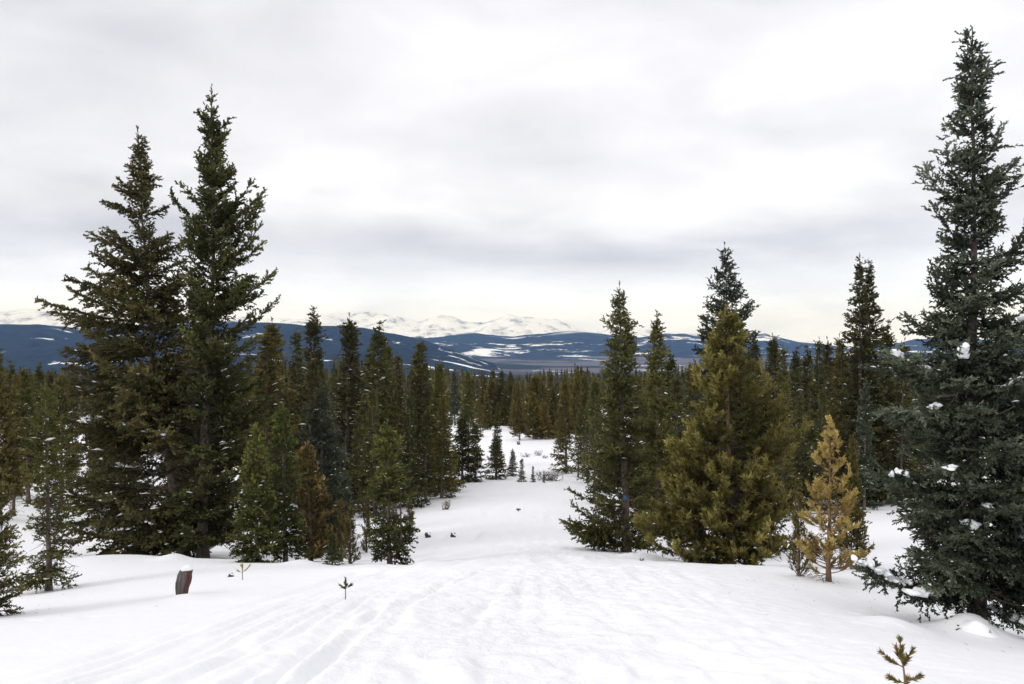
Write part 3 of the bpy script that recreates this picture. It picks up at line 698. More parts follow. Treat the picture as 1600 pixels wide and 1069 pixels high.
hero('pine_tree', 107, 12.5, [(650, 1297), (800, 1296), (921, 1294)],
     [(655, 1293, 1302), (685, 1286, 1310), (710, 1275, 1322), (740, 1268, 1328), (780, 1260, 1334), (820, 1254, 1340), (850, 1250, 1344), (880, 1260, 1338), (912, 1268, 1325)],
     M['gold_pine'], 'small golden-yellow pine standing alone in the snow left of the blue-green spruce', bark=M['red_twig'], twig=M['red_twig'], nbr=72, inner=1.2, e_lo=(5, 45), e_hi=(40, 80), twig_sp=0.20, twig_len=0.22, twig_ang=34, shoot_sp=0.028, sl=0.07, bl=0.045, bw=0.009, nb=14,
     beta=0.75, flat=0.3, droop=-0.05, lift=0.3, short=(0.6, 1.05), trunk_r=0.035, bare=0.4, tint0=0.42, tip_bonus=0.35, top_bonus=0.35, h0=0.04, dead=14)
hero('spruce_tree', 108, 17.0, [(655, 605), (780, 607), (886, 608)],
     [(660, 602, 608), (680, 593, 622), (705, 582, 635), (740, 572, 648), (765, 568, 652), (776, 578, 642), (784, 604, 611), (802, 604, 611), (808, 576, 642), (830, 570, 650), (852, 568, 650), (880, 580, 640)],
     M['green_spruce'], 'small fresh-green spruce beside the track, its crown parted by a gap with bare stems', nbr=165, e_lo=(-8, 5), e_hi=(22, 40), twig_sp=0.075, twig_len=0.34, shoot_sp=0.05, sl=0.09, bl=0.038, bw=0.020, nb=8, short=(0.6, 1.05), trunk_r=0.05,
     tint0=0.28, top_bonus=0.55, snow=26, snow_size=0.08, droop=0.15, h0=0.02, void=(1.09, 1.31))
hero('spruce_tree', 109, 17.5, [(660, 400), (780, 401), (886, 402)],
     [(665, 398, 402), (700, 389, 411), (740, 379, 424), (780, 371, 430), (820, 366, 434), (860, 364, 438), (882, 375, 430)],
     M['green_spruce'], 'young spruce with a yellow-green tip at the snow edge, right of the tallest pair', nbr=150, e_lo=(-6, 8), e_hi=(25, 45), twig_sp=0.08, twig_len=0.34, shoot_sp=0.055, sl=0.10, bl=0.042, bw=0.024, nb=7, short=(0.6, 1.05), trunk_r=0.05,
     tint0=0.42, top_bonus=0.5, snow=30, snow_size=0.08, droop=0.15, h0=0.02)
hero('spruce_tree', 110, 18.2, [(628, 442), (780, 444), (884, 446)],
     [(632, 440, 444), (670, 426, 456), (720, 414, 468), (780, 414, 472), (830, 420, 480), (868, 426, 480), (880, 432, 468)],
     M['green_spruce'], 'slim dark green spruce close behind the young yellow-tipped one', nbr=170, e_lo=(-6, 8), e_hi=(25, 45), twig_sp=0.085, twig_len=0.32, shoot_sp=0.06, sl=0.10, bl=0.042, bw=0.025, nb=7, short=(0.6, 1.05), trunk_r=0.05,
     tint0=0.28, top_bonus=0.4, snow=30, snow_size=0.08, droop=0.15, h0=0.03)
hero('spruce_tree', 111, 14.0, [(592, 70), (760, 75), (932, 77)],
     [(600, 67, 73), (640, 56, 88), (700, 42, 108), (750, 40, 122), (800, 42, 126), (850, 40, 130), (890, 30, 140), (922, 48, 120)],
     M['olive_spruce'], 'thin see-through spruce with a pale trunk standing in the snow at the left', nbr=130, e_lo=(-18, 2), e_hi=(25, 42), twig_sp=0.08, twig_len=0.34, shoot_sp=0.052, sl=0.085, bl=0.036, bw=0.018, nb=8, short=(0.5, 1.05), trunk_r=0.05,
     tint0=0.42, gap=0.15, snow=40, snow_size=0.09, droop=0.18, h0=0.02, dead=40)
hero('spruce_tree', 112, 10.2, [(660, -38), (980, -34)],
     [(665, -42, -34), (720, -70, -6), (780, -85, 6), (830, -95, 18), (870, -105, 30), (905, -110, 38), (940, -105, 30), (970, -90, 15)],
     M['spruce'], 'dark spruce cut off by the left edge of the picture', nbr=150, e_lo=(-5, 15), e_hi=(30, 50), twig_sp=0.06, twig_len=0.34, shoot_sp=0.042, sl=0.08, bl=0.032, bw=0.014, nb=8, short=(0.6, 1.05), trunk_r=0.05,
     tint0=0.42, snow=12, snow_size=0.07, droop=0.1, h0=0.02, extra_px=[(865, 32, 5, 30), (912, 38, 0, 25)])
hero('spruce_tree', 113, 13.5, [(290, 1668), (940, 1672)],
     [(300, 1664, 1672), (380, 1635, 1700), (450, 1605, 1730), (520, 1590, 1745), (600, 1590, 1750), (750, 1580, 1760), (900, 1580, 1760)],
     M['blue_spruce'], 'dark spruce mostly outside the right edge, its twigs showing beside the blue-green one', nbr=170, twig_sp=0.11, shoot_sp=0.075, sl=0.12, bl=0.048, bw=0.026, nb=6, gap=0.2, tint0=0.3)
hero('spruce_tree', 114, 25.0, [(598, 500), (840, 505)],
     [(602, 498, 503), (640, 484, 518), (700, 474, 534), (760, 472, 545), (810, 475, 548), (835, 485, 540)],
     M['blue_spruce'], 'bluish spruce behind the golden pines left of the gap-crowned one', nbr=200, e_lo=(-5, 12), e_hi=(35, 55), twig_sp=0.12, shoot_sp=0.08, sl=0.13, bl=0.055, bw=0.034, nb=6, short=(.6, 1.05), tint0=0.40, snow=30, snow_size=0.10)
hero('spruce_tree', 115, 27.0, [(662, 521), (838, 524)],
     [(665, 519, 523), (700, 508, 536), (760, 500, 548), (820, 500, 550)],
     M['blue_spruce'], 'narrow grey-green spruce just right of the bluish one', nbr=140, e_lo=(-5, 12), e_hi=(35, 55), twig_sp=0.13, shoot_sp=0.09, sl=0.14, bl=0.06, bw=0.038, nb=6, short=(.6, 1.05), tint0=0.45, snow=20, snow_size=0.10)
hero('pine_tree', 116, 20.5, [(690, 478), (845, 486)],
     [(695, 474, 482), (730, 458, 498), (770, 450, 512), (810, 450, 525), (838, 462, 522)],
     M['pine'], 'golden-brown bushy pine between the slim dark spruce and the bluish spruce', nbr=120, e_lo=(5, 35), e_hi=(40, 72), twig_sp=0.15, twig_ang=40, shoot_sp=0.085, sl=0.13, bl=0.07, bw=0.024, nb=8, flat=.3, lift=.25, droop=0, short=(.5, 1.05), tint0=0.36, tip_bonus=0.4, snow=16, snow_size=0.09, dead=20)
hero('spruce_tree', 117, 40.0, [(394, 1343), (600, 1344), (790, 1345)],
     [(398, 1341, 1345), (430, 1336, 1348), (480, 1324, 1356), (530, 1316, 1362), (600, 1308, 1372), (700, 1302, 1384), (780, 1300, 1386)],
     M['spruce'], 'left and taller tip of the two slender spruces standing together behind the golden pine', nbr=330, e_lo=(-10, 5), e_hi=(25, 40), K=5, twig_sp=0.2, shoot_sp=0.13, sl=0.15, bl=0.075, bw=0.05, nb=7, short=(.75, 1.15), inner=10, tint0=0.16, snow=90, snow_size=0.16)
hero('spruce_tree', 118, 40.6, [(401, 1357), (600, 1360), (790, 1362)],
     [(405, 1355, 1359), (440, 1351, 1364), (490, 1345, 1374), (540, 1338, 1382), (600, 1330, 1390), (700, 1325, 1396), (780, 1325, 1396)],
     M['spruce'], 'right tip of the two slender spruces standing together behind the golden pine', nbr=330, e_lo=(-10, 5), e_hi=(25, 40), K=5, twig_sp=0.2, shoot_sp=0.13, sl=0.15, bl=0.075, bw=0.05, nb=7, short=(.75, 1.15), inner=10, tint0=0.18, snow=60, snow_size=0.16)
hero('spruce_tree', 119, 30.0, [(495, 1026), (850, 1030)],
     [(500, 1024, 1028), (530, 1014, 1037), (570, 1006, 1046), (640, 1000, 1060), (740, 990, 1075), (830, 995, 1075)],
     M['olive_spruce'], 'yellow-green spruce between the blue-marked spruce and the big olive pine', nbr=190, e_lo=(-5, 18), e_hi=(35, 60), K=5, twig_sp=0.15, shoot_sp=0.1, sl=0.16, bl=0.075, bw=0.045, nb=6, short=(.55, 1.05), tint0=0.42)

# ---- forest trees: a few of each kind, then copies
def cone_radius(w, pw=1.0, low=0.12):
    return lambda H: (lambda z, ca: 1.12 * w * H * np.clip(1 - z / H, 0, 1) ** pw * np.clip((z / H + low) / (0.18), 0.35, 1) + 0.02)
FV = {}
def variant(key, seed, w, foliage, H=10.0, bark=None, low_bare=0.0, **kw):
    kk = dict(nbr=210, e_lo=(-12, 5), e_hi=(25, 45), K=5, twig_sp=0.26, twig_len=0.34, shoot_sp=0.17, sl=0.24, bl=0.11, bw=0.075, nb=5, short=(.5, 1.08), snow=50, snow_size=0.17, sides=6, gap=0.2, tint0=0.42, h0=low_bare); kk.update(kw)
    rg = np.random.default_rng(seed); a, b = rg.normal(0, .012, 2)
    g = conifer(seed, H, lambda z: (a * z * np.clip(z, 0, None) * .1, b * z), cone_radius(w)(H), **kk)
    FV[key] = (finish(g, foliage, bark or M['bark'], M['twig'], key), H)
variant('spruce_a', 201, 0.155, M['spruce'])
variant('spruce_b', 202, 0.125, M['spruce'], tint0=0.35)
variant('spruce_c', 203, 0.18, M['olive_spruce'])
variant('spruce_d', 204, 0.14, M['spruce'], dead=40, low_bare=0.12, gap=0.12)
variant('spruce_e', 205, 0.105, M['spruce'], nbr=150, snow=70)
variant('spruce_f', 206, 0.20, M['spruce'], nbr=200, snow=90)
variant('olive_a', 207, 0.15, M['olive_spruce'], tint0=0.5)
variant('olive_b', 208, 0.12, M['olive_spruce'], tint0=0.4, dead=40, low_bare=0.15, gap=0.1)
variant('thin_a', 216, 0.12, M['olive_spruce'], tint0=0.4, nbr=90, dead=90, low_bare=0.42, gap=0.0, inner=3)
variant('blue_a', 209, 0.15, M['blue_spruce'])
PK = dict(e_lo=(0, 30), e_hi=(35, 65), twig_ang=42, flat=.35, lift=.22, droop=-.02, sl=.26, bl=.15, bw=.055, nb=7, beta=.75, tip_bonus=.35, snow=10)
variant('pine_a', 210, 0.21, M['pine'], H=6, bark=M['red_twig'], tint0=0.32, **PK)
variant('pine_b', 211, 0.17, M['pine'], H=8, bark=M['red_twig'], dead=30, low_bare=.15, tint0=0.25, **PK)
variant('pine_c', 212, 0.15, M['pine'], H=6, bark=M['red_twig'], tint0=0.5, **PK)
SK = dict(K=5, sides=6, gap=0, snow=8, snow_size=.07)
variant('young_a', 213, 0.20, M['spruce'], H=3, nbr=110, twig_sp=.12, shoot_sp=.08, sl=.12, bl=.055, bw=.032, nb=6, tint0=.42, **SK)
variant('young_b', 214, 0.17, M['green_spruce'], H=3, nbr=90, twig_sp=.12, shoot_sp=.08, sl=.12, bl=.055, bw=.030, nb=6, tint0=.3, **SK)
variant('sapling_pine', 215, 0.22, M['pine'], H=1.2, nbr=26, e_lo=(25, 60), e_hi=(45, 75), twig_sp=.2, twig_ang=38, shoot_sp=.05, sl=.08, bl=.05, bw=.010, nb=8, tint0=.25, flat=.3, lift=.3, K=5, sides=6, gap=0, snow=0)

PLACED = []
rf = random.Random(77)
def put(col, top, D, key, label, group=None, width=1.0, name=None, cat='tree'):
    ms, H0 = FV[key]; x = (col - CX) / F * D; zg = float(ground(x, D)) - 0.05
    h = (CY - top) / F * D - zg; s = h / H0
    nm = name or ('pine_tree' if key.startswith(('pine', 'sapling')) else 'spruce_tree')
    PLACED.append((x, D, h * 0.14))
    e = plant(ms, nm, (x, D, zg), label, cat, group, (s * width, s * width, s), rf.uniform(0, 6.28))
    lean = 0.045 if group else 0.012
    e.rotation_euler[0] = rf.gauss(0, lean); e.rotation_euler[1] = rf.gauss(0, lean)
    return e
# (column, row of the tip, depth, kind, width, label)
NAMED = [
    (491, 478, 44, 'spruce_b', 1.0, 'slender dark spruce whose tip stands highest just right of the tallest pair'),
    (466, 510, 47, 'spruce_a', 0.9, 'dark spruce with a broad tip just left of the slenderest high tip'),
    (541, 490, 43, 'spruce_e', 1.25, 'narrow dark spruce reaching over the blue ridge, second high tip right of the tallest pair'),
    (553, 512, 50, 'spruce_a', 0.9, 'spruce hugging the right side of the second high tip'),
    (586, 500, 42, 'spruce_b', 1.1, 'dark spruce reaching over the blue ridge straight above the gap-crowned spruce'),
    (569, 538, 48, 'spruce_e', 1.1, 'shorter spruce tip between the second and third high tips'),
    (601, 532, 45, 'olive_a', 0.9, 'olive spruce tucked against the third high tip'),
    (620, 548, 52, 'spruce_a', 1.0, 'dark spruce tip with the blue slope behind it, left of the twin dark tips'),
    (647, 540, 48, 'spruce_b', 1.1, 'left one of the twin dark tips over the middle of the left wood'),
    (664, 526, 46, 'spruce_a', 1.0, 'right and taller one of the twin dark tips over the middle of the left wood'),
    (688, 560, 44, 'olive_a', 0.95, 'olive spruce at the right edge of the left wood, above the track'),
    (430, 495, 38, 'olive_a', 1.1, 'dark tip standing against the right side of the tallest spruce'),
    (416, 520, 34, 'olive_b', 1.2, 'olive spruce half hidden by the tallest spruce'),
    (640, 612, 38, 'spruce_f', 0.8, 'snow-flecked spruce at the front of the wood behind the gap-crowned spruce'),
    (690, 615, 41, 'olive_a', 1.0, 'golden-green spruce at the right front corner of the left wood'),
    (665, 640, 40, 'spruce_d', 1.2, 'dark snow-flecked spruce at the front corner of the left wood'),
    (585, 600, 36, 'spruce_f', 0.8, 'broad dark spruce with snow on its boughs behind the gap-crowned spruce'),
    (560, 640, 38, 'spruce_f', 0.8, 'dark spruce with snowy lower boughs left of the gap-crowned spruce'),
    (742, 660, 50, 'young_b', 0.9, 'small thin spruce at the tip of the left wood where the snow bends'),
    (722, 640, 50, 'young_a', 0.95, 'dark small spruce leaning into the left wood beside the thin one'),
    (732, 575, 62, 'olive_a', 0.9, 'spruce over the bend of the track at the end of the left wood'),
    (776, 628, 54, 'olive_b', 0.8, 'olive-brown spruce rising above the dark bushy one on the snow'),
    (775, 676, 52, 'young_a', 1.15, 'dark dense little spruce standing on the open snow, largest of that row'),
    (801, 700, 54, 'young_a', 0.95, 'small dark spruce second in the row on the open snow'),
    (815, 715, 50, 'young_b', 0.95, 'small pointed spruce third in the row on the open snow'),
    (833, 727, 50, 'young_b', 0.8, 'small narrow spruce fourth in the row on the open snow'),
    (850, 735, 50, 'young_b', 0.7, 'tiniest spruce at the right end of the row on the open snow'),
    (885, 594, 58, 'olive_a', 1.05, 'light olive spruce left of the blue-marked one, standing on the snow edge'),
    (903, 640, 55, 'spruce_d', 1.0, 'thin snow-dusted spruce close to the blue-marked one'),
    (833, 612, 88, 'pine_a', 1.15, 'golden-olive bushy pine in the clump at the head of the open snow'),
    (812, 622, 86, 'pine_b', 1.2, 'darker pine at the left of the clump at the head of the open snow'),
    (852, 628, 87, 'pine_c', 1.3, 'golden pine at the right of the clump at the head of the open snow'),
    (862, 640, 89, 'pine_a', 1.4, 'low golden-olive pine at the right end of the clump'),
    (1056, 545, 50, 'spruce_b', 1.1, 'slim dark tip left of the big olive pine'),
    (1086, 560, 44, 'olive_a', 1.0, 'olive spruce peering out left behind the big olive pine'),
    (1330, 680, 17, 'pine_b', 0.7, 'faded golden pine just behind the small golden-yellow one'),
    (1248, 770, 12.8, 'sapling_pine', 0.6, 'thin dull golden pine at the right foot of the big olive pine'),
    (1186, 520, 48, 'spruce_b', 0.9, 'dark tip just right of the big olive pine'),
    (1203, 524, 52, 'spruce_b', 0.9, 'first dark tip of the right wood against the blue hill'),
    (1213, 521, 50, 'spruce_e', 1.0, 'thin dark tip of the right wood against the blue hill'),
    (1225, 536, 46, 'spruce_a', 0.8, 'dark spruce on the shoulder of the right wood'),
    (1238, 540, 55, 'spruce_b', 0.9, 'short dark tip on the shoulder of the right wood'),
    (1262, 538, 50, 'spruce_b', 1.0, 'dark spruce left of the dip in the right wood'),
    (1277, 524, 45, 'spruce_a', 0.8, 'dark spruce at the middle of the right wood, its tip near the hill line'),
    (1293, 526, 48, 'spruce_e', 1.0, 'slim dark spruce left of the two slender spruces'),
    (1303, 540, 52, 'spruce_b', 1.0, 'shorter dark spruce beside the two slender spruces'),
    (1320, 520, 44, 'olive_a', 0.8, 'olive spruce at the left flank of the two slender spruces'),
    (1382, 498, 42, 'spruce_b', 0.9, 'spruce at the right flank of the two slender spruces'),
    (1405, 528, 40, 'spruce_e', 1.0, 'dark tip between the two slender spruces and the blue-green spruce'),
    (1350, 590, 37, 'blue_a', 0.75, 'grey-green pointed spruce in front of the two slender spruces'),
    (1282, 600, 38, 'spruce_f', 0.7, 'snow-flecked spruce behind the small golden pine'),
    (1250, 610, 39, 'spruce_f', 0.75, 'snow-flecked spruce right behind the big olive pine'),
    (1225, 590, 36, 'olive_a', 0.75, 'olive spruce against the right side of the big olive pine'),
    (0, 545, 34, 'pine_b', 0.9, 'rust-tinged pine at the very left edge'),
    (22, 600, 36, 'thin_a', 0.9, 'brownish olive tree second from the left edge'),
    (45, 575, 42, 'olive_b', 1.1, 'olive tree with a pale trunk left of the tallest pair'),
    (21, 562, 52, 'spruce_b', 1.0, 'dark tip against the blue slope near the left edge'),
    (57, 564, 55, 'spruce_b', 1.0, 'second dark tip against the blue slope near the left edge'),
    (95, 580, 40, 'olive_a', 1.0, 'olive spruce between the thin see-through one and the leaning pair'),
    (640, 782, 27, 'sapling_pine', 0.9, 'thin pale sapling right of the gap-crowned spruce'),
    (547, 788, 19.5, 'sapling_pine', 0.7, 'yellowish sapling on the snow left of the gap-crowned spruce'),
    (534, 778, 20.5, 'sapling_pine', 0.8, 'taller yellowish sapling at the wood edge left of the gap-crowned spruce'),
    (519, 832, 17.6, 'young_b', 1.5, 'squat little conifer low on the snow at the wood edge'),
    (573, 774, 24, 'sapling_pine', 0.45, 'slim sapling showing at the left side of the gap-crowned spruce'),
]
for c, top, D, key, w, lab in NAMED: put(c, top, D, key, lab, width=w * 1.14)

for i in range(46):
    f = i / 45; c = 752 + 180 * ((i * 0.618) % 1); D = 93 + 42 * ((i * 0.381) % 1)
    key = ('olive_a', 'spruce_b', 'spruce_c', 'spruce_f', 'pine_a', 'spruce_d', 'spruce_a')[i % 7]
    put(c, rf.uniform(582, 634) - (D - 93) * .25, D, key, 'evergreen in the dense wood that closes the head of the open snow', 'trees closing the head of the open snow', width=rf.uniform(1.0, 1.5))
ENV = [(-300, 560), (0, 572), (60, 578), (110, 572), (180, 560), (400, 530), (460, 532), (520, 536), (560, 556), (610, 560), (640, 556), (700, 572), (740, 580), (780, 590), (800, 592), (860, 575), (900, 572), (940, 582), (1060, 574), (1180, 545), (1240, 550), (1330, 546), (1420, 545), (1900, 560)]
def in_wood(c, D, x):
    r = CY - float(ground0(x, D)) / D * F
    if D < 26: return False
    if c < 540: return D > (44 if c < 130 else 29)
    if c < 700: return D > 39
    if c < 760: return r < 752 - (c - 700) * 0.55
    if c < 800: return r < 690
    if c < 878: return D > 90
    if c < 1000: return D > (62 if c < 910 else 36)
    if c < 1180: return D > 30
    if c < 1420: return D > 39
    return D > 30
REG = [(0, 330, 'dark evergreen in the wood behind the leaning pair at the left', 'trees of the wood at the far left'),
       (330, 560, 'dark evergreen deep in the wood right of the tallest spruce', 'trees of the wood right of the tallest spruce'),
       (560, 760, 'dark evergreen in the wood behind the gap-crowned spruce', 'trees of the wood left of the open snow'),
       (760, 1060, 'evergreen in the woods beyond the head of the open snow', 'trees of the woods beyond the open snow'),
       (1060, 1240, 'evergreen in the wood behind the big olive pine', 'trees of the wood behind the olive pine'),
       (1240, 9999, 'dark snow-flecked evergreen in the wood behind the small golden pine', 'trees of the wood at the right')]
KEYS = ['spruce_a', 'spruce_b', 'spruce_c', 'spruce_d', 'spruce_e', 'spruce_f', 'olive_a', 'olive_b', 'blue_a', 'pine_b', 'spruce_a', 'spruce_f']
nf = 0; tries = 0
while nf < 225 and tries < 30000:
    tries += 1
    D = 27 * (175 / 27) ** (rf.random() ** 0.85); c = rf.uniform(-70, 1670); x = (c - CX) / F * D
    if not in_wood(c, D, x): continue
    if any((x - a) ** 2 + (D - b) ** 2 < (max(0.7, 0.028 * D) + r * .5) ** 2 for a, b, r in PLACED): continue
    h = rf.uniform(6.5, 11.5) if D > 55 else rf.uniform(5.0, 9.5)
    if rf.random() < 0.12: h *= 0.55
    zg = float(ground(x, D)); top = CY - (zg + h) / D * F
    env = lut(ENV, c) + abs(rf.gauss(0, 14 if 720 < c < 1060 else 8))
    if top < env: top = env
    h = (CY - top) / F * D - zg
    if h < 2.0: continue
    key = rf.choice(KEYS)
    if 760 < c < 1060 and D > 60: key = rf.choice(['olive_a', 'olive_b', 'pine_b', 'spruce_c', 'spruce_a', 'pine_a'])
    if c > 1180: key = rf.choice(['spruce_a', 'spruce_b', 'spruce_e', 'spruce_f', 'spruce_f', 'spruce_d', 'blue_a'])
    if c < 130: key = rf.choice(['olive_b', 'olive_a', 'spruce_d', 'spruce_c', 'thin_a', 'thin_a'])
    for lo, hi, lab, grp in REG:
        if c < hi: break
    put(c, top, D, key, lab, grp, width=rf.uniform(.8, 1.2)); nf += 1
print('forest trees', nf, 'tries', tries)

# the far wood that reads as one mass
def far_forest():
    rng = np.random.default_rng(9); n = 5200
    D = 140 * (880 / 140) ** rng.uniform(0, 1, n); c = rng.uniform(-150, 1750, n); x = (c - CX) / F * D
    z = ground(x, D); h = rng.uniform(6, 12, n); p = np.array(ENV, float)
    env = np.interp(c, p[:, 0], p[:, 1]) + np.abs(rng.normal(0, 9, n)) - 2; hm = (CY - env) / F * D - z; h = np.clip(np.minimum(h, hm), 3.0, None)
    k = 26; f = rng.uniform(0.05, 1, (n, k)) ** 0.8; a = rng.uniform(0, 6.28, (n, k)); w = (h * rng.uniform(.10, .16, n))[:, None]
    r = w * (1 - f) ** .85 + .05; px = np.stack([x[:, None] + 0 * f, D[:, None] + 0 * f, z[:, None] + f * h[:, None]], -1)
    tang = np.stack([-np.sin(a), np.cos(a), 0 * a], -1); rad = np.stack([np.cos(a), np.sin(a), 0 * a], -1)
    up = np.array([0, 0, 1.]) * (h[:, None, None] * .10)
    bw = (r * .75 + .12)[..., None]
    V = np.stack([px - tang * bw + up * .6, px + tang * bw + up * .6, px + rad * r[..., None] * 1.1 - up * .35], 2)
    spike = np.stack([np.stack([x - .25, D, z + h * .8], -1), np.stack([x + .25, D, z + h * .8], -1), np.stack([x, D, z + h * 1.06], -1)], 1)[:, None]
    V = np.concatenate([V, spike], 1)
    tint = np.repeat((rng.uniform(.15, .75, n))[:, None] + rng.normal(0, .1, (n, k + 1)), 3, 1).ravel()
    V = V.reshape(-1, 3)
    add_obj('far_forest', mesh_np('far_forest', V, np.arange(len(V)).reshape(-1, 3), M['spruce'], False, {'tint': np.clip(tint - .08, 0, 1)}), kind='stuff')
far_forest()
# ------------------------------------------------------------------ small things near the camera
def gz(x, y): return float(ground(x, y))
def at_px(col, row, lo=3.4, hi=16.0):
    D = depth_at(col, row, lo, hi); return (col - CX) / F * D, D

def sapling(name, col, row_foot, row_top, label, shoots, foliage, D=None, stem_r=0.007, lean=0.0, bl=0.03, sl=0.05, nb=9, bw=0.006, tint0=.45):
    """a few bottle-brush shoots on a thin stem; shoots: (height fraction, azimuth deg, length fraction, elevation deg)"""
    if D is None: x, D = at_px(col, row_foot)
    else: x = (col - CX) / F * D
    z = gz(x, D) - 0.02; H = (CY - row_top) / F * D - z
    rng = np.random.default_rng(int(col))
    P = np.array([[[0, 0, -.05], [lean * H * .3, 0, H * .35], [lean * H * .7, .0, H * .7], [lean * H, 0, H * .97]]]); R = np.array([[1.0, .9, .7, .35]]) * stem_r
    Vt, Ft = tube(P, R, 6)
    sv, sf, pv, dv, ln = [], [], [], [], []
    off = 0; twv = []
    for f, az, lf, el in shoots:
        b = np.array([lean * H * f, 0, f * H]); a = math.radians(az); e0 = math.radians(el)
        d = np.array([math.cos(a) * math.cos(e0), math.sin(a) * math.cos(e0), math.sin(e0)]); L = lf * H
        d1 = unit(d + np.array([0, 0, .35]))
        pts = np.array([b, b + d * L * .5, b + d * L * .5 + d1 * L * .5])
        twv.append((pts, stem_r * .6))
        m = max(3, int(L / (sl * .22)))
        q = rng.uniform(0.15, 1, m)
        pv.append(np.where((q < .5)[:, None], b + d * L * q[:, None], b + d * L * .5 + d1 * L * (q[:, None] - .5))); dv.append(np.repeat(unit(d + d1)[None], m, 0))
    m = int(0.45 * H / (sl * .18)); q = rng.uniform(.55, .97, m); pv.append(np.stack([lean * H * q, 0 * q, H * q], -1)); dv.append(np.repeat(np.array([[0, 0, 1.]]), m, 0))
    Pt = np.array([t[0] for t in twv]); Vl, Fl = tube(Pt, np.array([[1, .8, .4]]) * np.array([[t[1]] for t in twv]), 5)
    p = np.vstack(pv); d = unit(np.vstack(dv) + rng.normal(0, .12, (len(p), 3)))
    n = len(p); V, tn = blades(rng, p, d, np.full(n, sl * .5), np.full(n, bl), bw, nb, .6, tint0 + rng.normal(0, .12, n))
    g = {'trunk': (Vt, Ft), 'limbs': (Vl, Fl), 'crown': (V, np.arange(len(V)).reshape(-1, 3), tn)}
    plant(finish(g, foliage, M['red_twig'], M['red_twig'], name + str(col)), name, (x, D, z), label, 'sapling')

sapling('pine_sapling', 1416, 1100, 1000, 'knee-high olive pine sapling poking out of the snow before the blue-green spruce',
        [(.50, 165, .38, 25), (.52, 15, .30, 50), (.20, 175, .28, 12), (.24, 5, .30, 8), (.55, 100, .25, 45), (.50, 260, .25, 45), (.1, 60, .2, 20)], M['pine'], D=4.35, lean=-0.12, stem_r=.006, bl=.030, sl=.05, bw=.0055, nb=16, tint0=.6)
sapling('pine_sapling', 540, 936, 905, 'tiny dark conifer seedling standing alone in the middle of the snow',
        [(.55, 170, .28, 25), (.56, 10, .26, 30), (.55, 90, .2, 30), (.55, 270, .2, 30)], M['green_spruce'], stem_r=.007, bl=.035, sl=.05, bw=.008, tint0=.3)
sapling('pine_sapling', 379, 906, 881, 'tiny lime-tipped seedling at the crest of the snow below the young spruce',
        [(.5, 30, .55, 35), (.5, 170, .3, 10), (.75, 160, .2, 50)], M['gold_pine'], stem_r=.007, bl=.028, sl=.04, bw=.006, tint0=.6)
sapling('pine_sapling', 810, 803, 795, 'speck of a seedling on the tracked snow of the path',
        [(.5, 30, .5, 35), (.5, 170, .5, 30)], M['spruce'], D=33, stem_r=.015, bl=.06, sl=.1, bw=.02)

